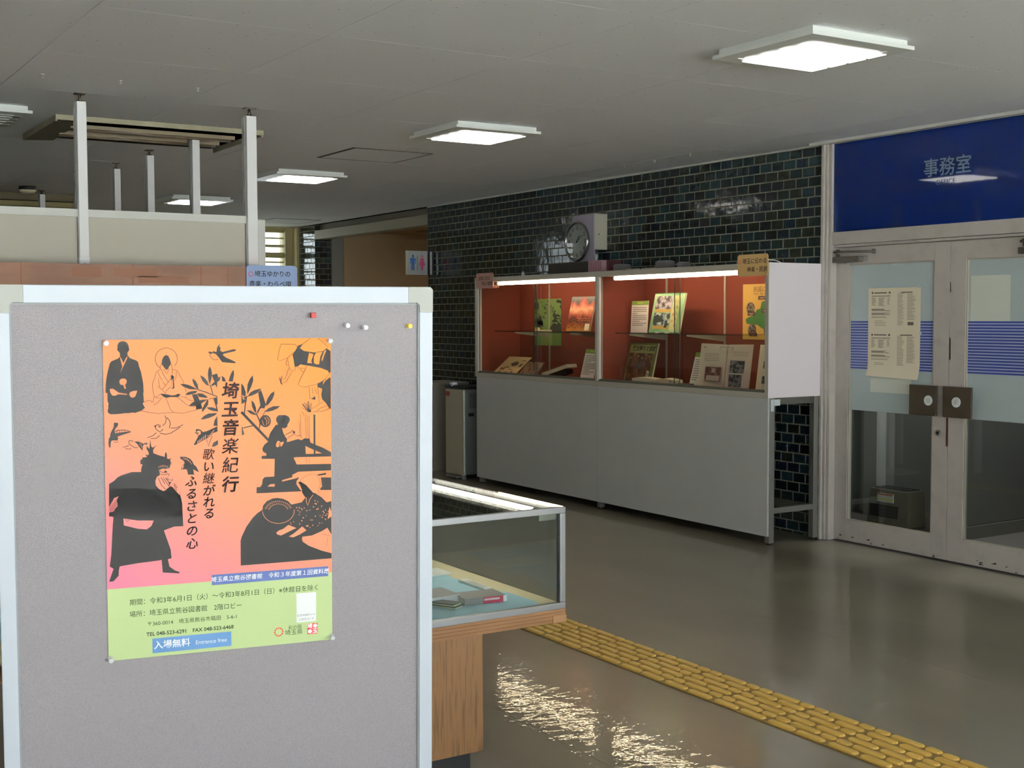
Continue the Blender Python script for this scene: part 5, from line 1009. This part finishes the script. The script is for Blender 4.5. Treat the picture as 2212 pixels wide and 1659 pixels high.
for y_, x_, w_, h_, lb in ((7.615, 5.79, 0.11, 0.055, 'smoky grey block on top of case, left of the low cream strip'), (7.10, 5.79, 0.115, 0.062, 'smoky grey block on top of case, right of the low cream strip'), (6.92, 5.79, 0.05, 0.045, 'smallest smoky grey block on top of case')):
    e = empty('acrylic_block', (x_, y_, ZT), lb, 'block', 'smoky blocks on top of the display case'); box('block_body', e, (0, 0, 0), (0.09, w_, h_), blkm, 0.004); box('block_top', e, (0.01, 0.01, h_), (0.08, w_-0.01, h_+0.004), mat('smoky_block_top', (140, 136, 134), 0.4))
e = empty('cream_strip_box', (5.80, 7.22, ZT), 'low cream box lying between two smoky blocks on the case', 'box'); box('box_body', e, (0, 0, 0), (0.12, 0.36, 0.02), mat('cream_card', (170, 160, 140), 0.6), 0.001); box('box_end', e, (-0.001, 0.17, 0), (0.0, 0.19, 0.02), boxm)
e = empty('white_bottle', (5.76, 8.95, ZT), 'tiny white capped bottle on top of far end of the case', 'bottle'); cyl('bottle_body', e, (0, 0, 0), (0, 0, 0.028), 0.014, white); cyl('bottle_cap', e, (0, 0, 0.028), (0, 0, 0.042), 0.008, white)
e = empty('white_cable', (5.74, 5.92, ZT), 'loop of white cable on near end of the case', 'cable'); tube('cable', e, [(0.06*math.cos(a), 0.02+0.09*a/3, 0.004+0.02*math.sin(a)) for a in [i*0.3 for i in range(11)]], 0.003, white)

# ---- wall clock with its paper-clad box
e = empty('wall_clock', frame((5.985, 8.459, 2.079), *RIGHT), 'round silver wall clock with black numerals above the display case', 'clock')
R_ = 0.163
bm = bmesh.new(); prof = [(R_-0.022, 0.016), (R_-0.016, 0.03), (R_-0.008, 0.036), (R_, 0.028), (R_+0.002, 0.012), (R_-0.004, 0.0)]
nn = 64; rings = [[bm.verts.new((a*math.cos(2*math.pi*i/nn), a*math.sin(2*math.pi*i/nn), z)) for i in range(nn)] for a, z in prof]
for j in range(len(prof)-1):
    for i in range(nn): f = bm.faces.new((rings[j][i], rings[j+1][i], rings[j+1][(i+1) % nn], rings[j][(i+1) % nn])); f.smooth = True
bmesh.ops.recalc_face_normals(bm, faces=list(bm.faces))
finish('clock_rim', bm, mat('clock_silver', (150, 150, 146), 0.25, 0.8), e)
cyl('clock_face', e, (0, 0, 0.0), (0, 0, 0.014), R_-0.012, mat('clock_face', (190, 190, 190), 0.5), n=64)
for k in range(1, 13):
    a = math.radians(90-30*k); text('numeral', e, str(k), 0.046, (R_-0.050)*math.cos(a), (R_-0.050)*math.sin(a), 0.0146, ink, bold=0.0008, xs=0.85)
quads('minute_marks', e, [], 0, ink) if False else None
bm = bmesh.new()
for k in range(60):
    a = math.radians(6*k); ribbon(bm, [((R_-0.026)*math.cos(a), (R_-0.026)*math.sin(a)), ((R_-0.020)*math.cos(a), (R_-0.020)*math.sin(a))], 0.0014, 0.0146)
finish('minute_marks', bm, ink, e)
bm = bmesh.new(); a = math.radians(90-30*1.15); ribbon(bm, [(0, 0), (0.06*math.cos(a), 0.06*math.sin(a))], 0.009, 0.0165); finish('hour_hand', bm, ink, e)
bm = bmesh.new(); a = math.radians(90-6*9.5); ribbon(bm, [(-0.015*math.cos(a), -0.015*math.sin(a)), (0.095*math.cos(a), 0.095*math.sin(a))], 0.006, 0.018); finish('minute_hand', bm, ink, e)
cyl('hand_hub', e, (0, 0, 0.014), (0, 0, 0.02), 0.007, ink)
bm = bmesh.new(); bmesh.ops.create_circle(bm, cap_ends=True, radius=R_-0.018, segments=64); 
for v in bm.verts: v.co.z = 0.0235
finish('clock_glass', bm, pane, e)
e = empty('clock_mount_box', frame((6.13, 8.56, 1.925), *RIGHT), 'pale box with hanging lavender sheet behind the wall clock', 'box')
box('box_body', e, (0.10, 0.082, 0.0), (0.304, 0.372, 0.13), mat('pale_box', (176, 172, 156), 0.6), 0.002)
slab('lavender_sheet', e, [(-0.005, 0.0), (0.325, -0.012), (0.31, 0.08), (0.302, 0.2), (0.304, 0.368), (0.02, 0.368), (0.002, 0.35), (0.002, 0.12)], 0.133, 0.137, mat('lavender_sheet', (168, 160, 178), 0.7))
box('box_screw', e, (0.303, 0.2, 0.08), (0.3055, 0.21, 0.09), black)
e = empty('wall_socket', frame((6.13, 8.76, 2.25), *RIGHT), 'small cream wall fitting left of the clock', 'socket'); box('socket_plate', e, (0, 0, 0), (0.045, 0.062, 0.03), mat('socket_cream', (150, 148, 132), 0.5), 0.004); box('socket_slot', e, (0.01, 0.02, 0.03), (0.035, 0.045, 0.031), mat('socket_dark', (100, 98, 90), 0.5))
e = empty('wall_bracket', frame((6.13, 5.90, 1.862), *RIGHT), 'small white bracket on tiles beside the door frame', 'bracket'); box('bracket_plate', e, (0, 0, 0), (0.03, 0.06, 0.02), alu, 0.002); cyl('bracket_screw', e, (0.015, 0.03, 0.02), (0.015, 0.03, 0.023), 0.005, stain)

# ---- waste bin and cabinet at the far end
e = empty('pedal_bin', (5.64, 9.745, 0), 'tall beige pedal bin with black lid and red label left of the case', 'bin')
binm = mat('bin_beige', (176, 170, 146), 0.4); bins = mat('bin_side', (140, 142, 140), 0.35, 0.3)
box('bin_body', e, (0.004, 0, 0.04), (0.30, 0.345, 0.815), bins, 0.012); box('bin_front', e, (-0.004, 0.018, 0.035), (0.006, 0.335, 0.805), binm, 0.003)
box('bin_edge', e, (-0.006, -0.003, 0.04), (0.014, 0.018, 0.812), mat('bin_edge_highlight', (206, 204, 196), 0.25, 0.4), 0.005)  # bright highlight along the bin corner, put into the colour
box('bin_lid', e, (-0.004, -0.003, 0.815), (0.302, 0.348, 0.838), black, 0.006); box('pedal', e, (-0.05, 0.06, 0.012), (0.01, 0.26, 0.028), stain, 0.003)
for y_ in (0.02, 0.30): box('bin_foot', e, (0.0, y_, 0), (0.03, y_+0.03, 0.042), bins)
box('red_label', e, (-0.0048, 0.255, 0.745), (-0.0042, 0.33, 0.785), mat('label_red', (150, 60, 44), 0.5)); cyl('red_dot', e, (-0.006, 0.07, 0.775), (-0.0042, 0.07, 0.775), 0.006, MATS['label_red'])
box('side_notice', e, (0.05, -0.001, 0.64), (0.2, -0.0004, 0.78), mat('bin_notice', (112, 114, 116), 0.6)); box('side_plate', e, (0.045, -0.0012, 0.57), (0.1, -0.0004, 0.60), black)
e = empty('crumpled_tissue', (5.62, 9.95, 0.838), 'small white crumpled tissue on the bin lid', 'tissue')
bm = bmesh.new(); bmesh.ops.create_icosphere(bm, subdivisions=2, radius=0.03)
for v in bm.verts: v.co = Vector((v.co.x*random.uniform(.7, 1.5)+0.03, v.co.y*random.uniform(.8, 1.5), v.co.z*random.uniform(.5, 1.1)+0.022))
finish('tissue_paper', bm, mat('tissue', (206, 210, 224), 0.8), e)
e = empty('low_cabinet', (5.30, 10.45, 0), 'pale low cabinet standing behind the pedal bin', 'cabinet'); cabm = mat('cabinet_pale', (166, 160, 146), 0.6); box('cabinet_body', e, (0, 0, 0), (0.80, 0.45, 0.825), cabm, 0.003); box('cabinet_top', e, (-0.005, -0.005, 0.825), (0.805, 0.455, 0.84), cabm, 0.002); box('door_gap', e, (0.40, -0.0008, 0.03), (0.404, 0, 0.81), mat('gap_dark', (84, 80, 70), 0.7))

# ---- restroom sign projecting from the end of the tiles
e = empty('restroom_sign', frame((5.819, 11.18, 1.888), *FRONT), 'projecting restroom sign with blue man and pink woman figures', 'sign')
box('sign_panel', e, (0, 0, -0.02), (0.234, 0.238, 0), mat('sign_light_grey', (196, 198, 196), 0.4), 0.001); box('sign_edge', e, (-0.004, -0.001, -0.021), (0.006, 0.239, 0.001), mat('sign_edge_cream', (220, 214, 186), 0.4))
box('sign_arm', e, (0.234, 0, -0.02), (0.262, 0.238, -0.002), black); box('sign_mount', e, (0.262, 0.004, -0.02), (0.285, 0.234, 0.002), mat('mount_steel', (190, 186, 190), 0.3, 0.6)); box('mount_plate', e, (0.285, 0.0, -0.03), (0.311, 0.238, -0.001), black)
def figure(name, cx_, m, skirt):
    bm = bmesh.new(); bm_poly(bm, [(cx_+0.012*math.cos(a), 0.186+0.012*math.sin(a)) for a in [2*math.pi*i/20 for i in range(20)]], 0.0006)
    if skirt: bm_poly(bm, [(cx_-0.018, 0.168), (cx_+0.018, 0.168), (cx_+0.022, 0.14), (cx_+0.034, 0.098), (cx_+0.026, 0.096), (cx_+0.022, 0.102), (cx_+0.026, 0.088), (cx_+0.013, 0.088), (cx_+0.012, 0.045), (cx_-0.012, 0.045), (cx_-0.013, 0.088), (cx_-0.026, 0.088), (cx_-0.022, 0.102), (cx_-0.026, 0.096), (cx_-0.034, 0.098), (cx_-0.022, 0.14)], 0.0006)
    else: bm_poly(bm, [(cx_-0.022, 0.168), (cx_+0.022, 0.168), (cx_+0.030, 0.16), (cx_+0.030, 0.11), (cx_+0.021, 0.11), (cx_+0.021, 0.145), (cx_+0.017, 0.145), (cx_+0.017, 0.045), (cx_+0.003, 0.045), (cx_+0.002, 0.105), (cx_-0.002, 0.105), (cx_-0.003, 0.045), (cx_-0.017, 0.045), (cx_-0.017, 0.145), (cx_-0.021, 0.145), (cx_-0.021, 0.11), (cx_-0.030, 0.11), (cx_-0.030, 0.16)], 0.0006)
    finish(name, bm, m, e)
figure('man_figure', 0.068, mat('figure_blue', (30, 80, 150), 0.5), False); figure('woman_figure', 0.172, mat('figure_pink', (206, 86, 130), 0.5), True)
quads('divider_line', e, [(0.117, 0.045, 0.122, 0.19)], 0.0006, ink)

# ---- paper notice taped on the left office door
e = empty('paper_notice', frame((6.1685, 5.537, 1.640), *RIGHT), 'cream double notice sheet taped over the striped door glass', 'notice')
np_ = mat('notice_cream', (236, 224, 198), 0.8)
bm = bmesh.new(); rows_ = 14; V_ = []
for j in range(rows_+1):
    tt = j/rows_; y = -0.552*tt; z = 0.0035+(0.02*max(0, tt-0.90)/0.10 if tt > 0.90 else 0)
    V_.append([bm.verts.new((x-0.004*tt*(1 if x > 0.2 else -1)*0.3, y-(0.012*(x/0.41) if j == rows_ else 0), z+0.0015*math.sin(x*9))) for x in [0.41*i/6 for i in range(7)]])
for j in range(rows_):
    for i in range(6): f = bm.faces.new((V_[j+1][i], V_[j+1][i+1], V_[j][i+1], V_[j][i])); f.smooth = True
finish('notice_sheet', bm, np_, e)
L = []; rnd = random.Random(5)
def block(x0, x1, y0, y1, pitch=0.0058, hh=0.0019, f=1.0):
    y = y0
    while y > y1:
        L.append((x0, y-hh, x0+(x1-x0)*rnd.uniform(0.6, 1.0)*f, y)); y -= pitch
for oy, fx in ((0, 0), (-0.263, 0)):
    L += [(0.03, -0.036+oy, 0.042, -0.024+oy), (0.165, -0.036+oy, 0.18, -0.024+oy), (0.05, -0.034+oy, 0.15, -0.027+oy)]
    L.append((0.03, -0.052+oy, 0.18, -0.048+oy))
    block(0.03, 0.065, -0.06+oy, -0.11+oy); block(0.085, 0.14, -0.06+oy, -0.115+oy, 0.005); block(0.155, 0.178, -0.06+oy, -0.105+oy)
    block(0.03, 0.18, -0.13+oy, -0.145+oy, 0.005, 0.003); block(0.03, 0.18, -0.155+oy, -0.17+oy, 0.005, 0.003); block(0.03, 0.17, -0.178+oy, -0.19+oy, 0.006); block(0.055, 0.15, -0.205+oy, -0.24+oy, 0.0095)
    L.append((0.26, -0.033+oy, 0.35, -0.027+oy)); block(0.235, 0.29, -0.035+oy, -0.235+oy, 0.0075); block(0.31, 0.375, -0.04+oy, -0.20+oy, 0.0068)
    L.append((0.315, -0.232+oy, 0.36, -0.212+oy)) if oy == 0 else L.append((0.34, -0.238+oy, 0.365, -0.23+oy))
quads('notice_print', e, [l for l in L if l[1] > -0.495], 0.0062, mat('notice_ink', (110, 100, 84), 0.8))['kind'] = 'stuff'
box('tape_strip', e, (0.385, -0.006, 0.004), (0.40, 0.016, 0.006), MATS['tape']); box('tape_strip', e, (0.405, -0.29, 0.004), (0.42, -0.27, 0.007), MATS['tape'])

# ---- fan heater inside the office door
e = empty('fan_heater', (6.80, 5.74, 0), 'olive-grey fan heater with warning label behind the door glass', 'heater')
hm = mat('heater_olive', (112, 106, 92), 0.45)
slab_pts = [(0.0, 0.0), (0.17, 0.0), (0.17, 0.36), (0.0, 0.36)]
bm = bmesh.new(); bm_box(bm, (0, 0, 0.012), (0.19, 0.36, 0.265)); 
for v in bm.verts:
    if v.co.z > 0.2: v.co.x = 0.02+(v.co.x)*0.85; v.co.y = 0.01+v.co.y*0.945
finish('heater_body', bm, hm, e, bevel=0.008)
box('heater_top', e, (0.03, 0.03, 0.262), (0.16, 0.32, 0.27), black, 0.002); box('heater_outlet', e, (-0.003, 0.09, 0.07), (0.012, 0.33, 0.155), black, 0.002)
for k in range(3): box('outlet_vane', e, (-0.006, 0.095, 0.088+0.022*k), (0.0, 0.325, 0.091+0.022*k), mat('vane_dark', (60, 56, 48), 0.5))
box('warning_label', e, (0.004, 0.13, 0.175), (0.012, 0.27, 0.235), mat('label_offwhite', (206, 206, 196), 0.6)); box('label_stripe', e, (0.002, 0.13, 0.222), (0.004, 0.27, 0.235), mat('label_salmon', (200, 120, 90), 0.6)); box('label_stripe', e, (0.002, 0.13, 0.19), (0.004, 0.27, 0.20), mat('label_yellow', (210, 200, 90), 0.6))
box('heater_base', e, (-0.02, 0.01, 0.0), (0.20, 0.35, 0.014), hm, 0.002)

# ---- tactile guide strip on the floor
ym = mat('tactile_yellow', (142, 113, 50), 0.5, noise=0.3, scale=40, rgb2=(128, 100, 40), contrast=(0.3, 0.6))
yr = mat('tactile_ridge_yellow', (200, 162, 76), 0.38)
ts = empty('tactile_guide_strip', (3.15, 0.0, 0.0), 'yellow rubber guide strip of ribbed tactile tiles across the floor', 'guide strip')
TL = 0.2915
def ridge_mesh(l_):
    bm = bmesh.new(); w_, h_ = 0.034, 0.007; pr = []
    r_ = w_/2
    for sc_, z in ((1.0, 0.0), (0.86, h_*0.75), (0.66, h_)):
        ring = []
        for cx_, a0 in ((l_-r_, -90), (r_, 90)):
            for i in range(7):
                a = math.radians(a0+180*i/6); ring.append(bm.verts.new((r_+(r_*sc_)*math.sin(a)*0 + (r_*sc_)*(-math.sin(a)) - r_, 0, 0)) if False else bm.verts.new((r_*sc_*math.sin(a), cx_+r_*sc_*math.cos(a), z)))
        pr.append(ring)
    nn = len(pr[0])
    for j in range(2):
        for i in range(nn): f = bm.faces.new((pr[j][i], pr[j][(i+1) % nn], pr[j+1][(i+1) % nn], pr[j+1][i])); f.smooth = False
    bm.faces.new(pr[2]); bmesh.ops.recalc_face_normals(bm, faces=list(bm.faces))
    me = bpy.data.meshes.new('ridge'); bm.to_mesh(me); bm.free(); me.materials.append(yr); return me
RM = {l: ridge_mesh(l) for l in (0.128, 0.066, 0.064, 0.137)}
bm = bmesh.new(); bm_box(bm, (0, 0.0008, 0.0), (0.289, TL-0.0008, 0.0035)); tme = bpy.data.meshes.new('tactile_tile'); bm.to_mesh(tme); bm.free(); tme.materials.append(ym)
for k in range(-6, 13):
    y0 = 3.304+TL*k
    tl = link('tactile_tile', tme, ts); tl.location = (random.uniform(-.002, .002), y0, 0.0004); tl.rotation_euler = (0, 0, random.uniform(-.003, .003))
    for row in range(6):
        xc = 0.0245+0.048*row
        segs = ((0.004, 0.066), (0.079, 0.137), (0.225, 0.064)) if row % 2 else ((0.010, 0.128), (0.152, 0.128))
        for ys, l_ in segs:
            o = link('ridge', RM[l_], tl); o.location = (xc, ys, 0.0032)

# ---- ceiling lamps
def square_lamp(x, y, label, lit=True, cat='ceiling lamp'):
    e = empty('ceiling_lamp', (x, y, ZC), label, cat, 'square ceiling lamps')
    s1, s2 = 0.268, 0.288
    lw = mat('lamp_white', (226, 228, 224), 0.4)
    box('lamp_housing', e, (-s1, -s1, -0.024), (s1, s1, 0), lw, 0.001)
    o_, i_ = s2, 0.215
    rim = [((-o_, -o_, -0.040), (o_, -i_, -0.024)), ((-o_, i_, -0.040), (o_, o_, -0.024)), ((-o_, -i_, -0.040), (-i_, i_, -0.024)), ((i_, -i_, -0.040), (o_, i_, -0.024))]
    for a, b in rim: box('lamp_rim', e, a, b, lw, 0.0008)
    box('lamp_reflector', e, (-i_, -i_, -0.036), (i_, i_, -0.026), lw)
    em = mat('lamp_glow', (255, 255, 252), 0.4, emit=((255, 252, 246), 4.0)) if lit else mat('lamp_off', (150, 152, 150), 0.3)
    for k in range(4):
        ya_ = -0.178+0.436*(k+0.5)/4; yc = ya_; hw = 0.436/8*0.84; i0, i1 = -0.172, 0.255
        pts = [(i1, yc-hw), (i1, yc+hw)] + [(i0+0.026-0.026*math.cos(a), yc+hw*math.sin(a)) for a in [math.pi*(0.5-i/10) for i in range(11)]]
        slab('lamp_tube' if lit else 'unlit_tube', e, pts, -0.0415, -0.03, em)
    if not lit: boxes('louvre_blade', e, [((-i_, -i_+0.09*k, -0.044), (i_, -i_+0.09*k+0.004, -0.026)) for k in range(1, 5)], lw)
    return e
square_lamp(3.858, 3.785, 'nearest and largest lit square ceiling lamp')
square_lamp(3.866, 6.54, 'second lit square ceiling lamp, right of the ceiling hatch')
square_lamp(3.866, 9.25, 'third lit square ceiling lamp, beside the tall white pole')
square_lamp(3.80, 11.62, 'farthest lit square ceiling lamp, partly behind a white pole')
square_lamp(1.150, 7.30, 'unlit square ceiling lamp at the left edge of the picture', lit=False)
# old beige trough fitting, unlit
e = empty('trough_ceiling_lamp', (1.60, 7.22, ZC), 'unlit old beige trough ceiling lamp above the partition poles', 'ceiling lamp')
bg_ = mat('aged_beige_metal', (150, 142, 118), 0.5, noise=0.2, scale=7); dk_ = mat('trough_lining', (96, 84, 64), 0.4)
LX, LY = 1.20, 0.88
def quad3(name, pts, m):
    bm = bmesh.new(); v = [bm.verts.new(q) for q in pts]; f = bm.faces.new(v)
    bmesh.ops.solidify(bm, geom=[f], thickness=0.004); bmesh.ops.recalc_face_normals(bm, faces=list(bm.faces)); return finish(name, bm, m, e)
ti, zi, zo = 0.10, 0.004, -0.036
box('trough_side', e, (0, 0, -0.028), (LX, 0.012, 0), bg_)
box('trough_side', e, (0, 0.012, zo), (0.012, LY, 0), bg_)
box('trough_side', e, (LX-0.012, 0.012, zo), (LX, LY, 0), bg_)
box('trough_side', e, (0.012, LY-0.012, zo+0.03), (LX-0.012, LY, 0), bg_)
quad3('trough_end', [(0, 0, zo), (0.15, 0.03, zo+0.012), (0.17, LY-0.03, zo+0.006), (0, LY, zo)], bg_)
quad3('reflector', [(0.08, 0.03, -0.012), (LX-0.03, 0.03, -0.012), (LX-0.03, LY-0.02, -0.012), (0.08, LY-0.02, -0.012)], dk_)
for y_ in (0.22, 0.50):
    bx = box('tube_batten', e, (0.13, y_, -0.036), (LX-0.1, y_+0.022, -0.014), mat('batten_tan', (118, 104, 80), 0.5))
    cyl('unlit_tube', e, (0.14, y_+0.05, -0.034), (LX-0.11, y_+0.05, -0.034), 0.012, mat('unlit_tube_brown', (88, 74, 58), 0.4), n=12)
e = empty('round_ceiling_lamp', (2.26, 11.3, ZC), 'tiny pale round ceiling lamp at the far left', 'ceiling lamp'); cyl('lamp_base', e, (0, 0, -0.03), (0, 0, 0), 0.07, black, n=24); cyl('lamp_cover', e, (0, 0, -0.062), (0, 0, -0.03), 0.05, mat('lamp_cover_cream', (220, 212, 180), 0.4), r1=0.075, n=24)
# ceiling hooks
for i, (x, y, lb) in enumerate(((1.292, 6.073, 'leftmost tiny hook of the left ceiling row'), (1.638, 6.048, 'middle tiny hook of the left ceiling row'), (2.01, 6.047, 'right tiny hook of the left ceiling row'), (5.711, 7.487, 'leftmost tiny hook on ceiling above the tiles'), (5.714, 7.131, 'middle tiny hook on ceiling above the tiles'), (5.698, 6.721, 'right tiny hook on ceiling above the tiles'))):
    e = empty('ceiling_hook', (x, y, ZC), lb, 'hook', 'tiny screw hooks in the ceiling')
    cyl('hook_base', e, (0, 0, -0.003), (0, 0, 0), 0.008, alu, n=12)
    tube('hook_wire', e, [(0, 0, 0), (0, 0, -0.008)]+[(0.005*math.sin(a), 0, -0.012+0.005*math.cos(a)) for a in [i*0.6 for i in range(8)]], 0.0015, alu, n=6)
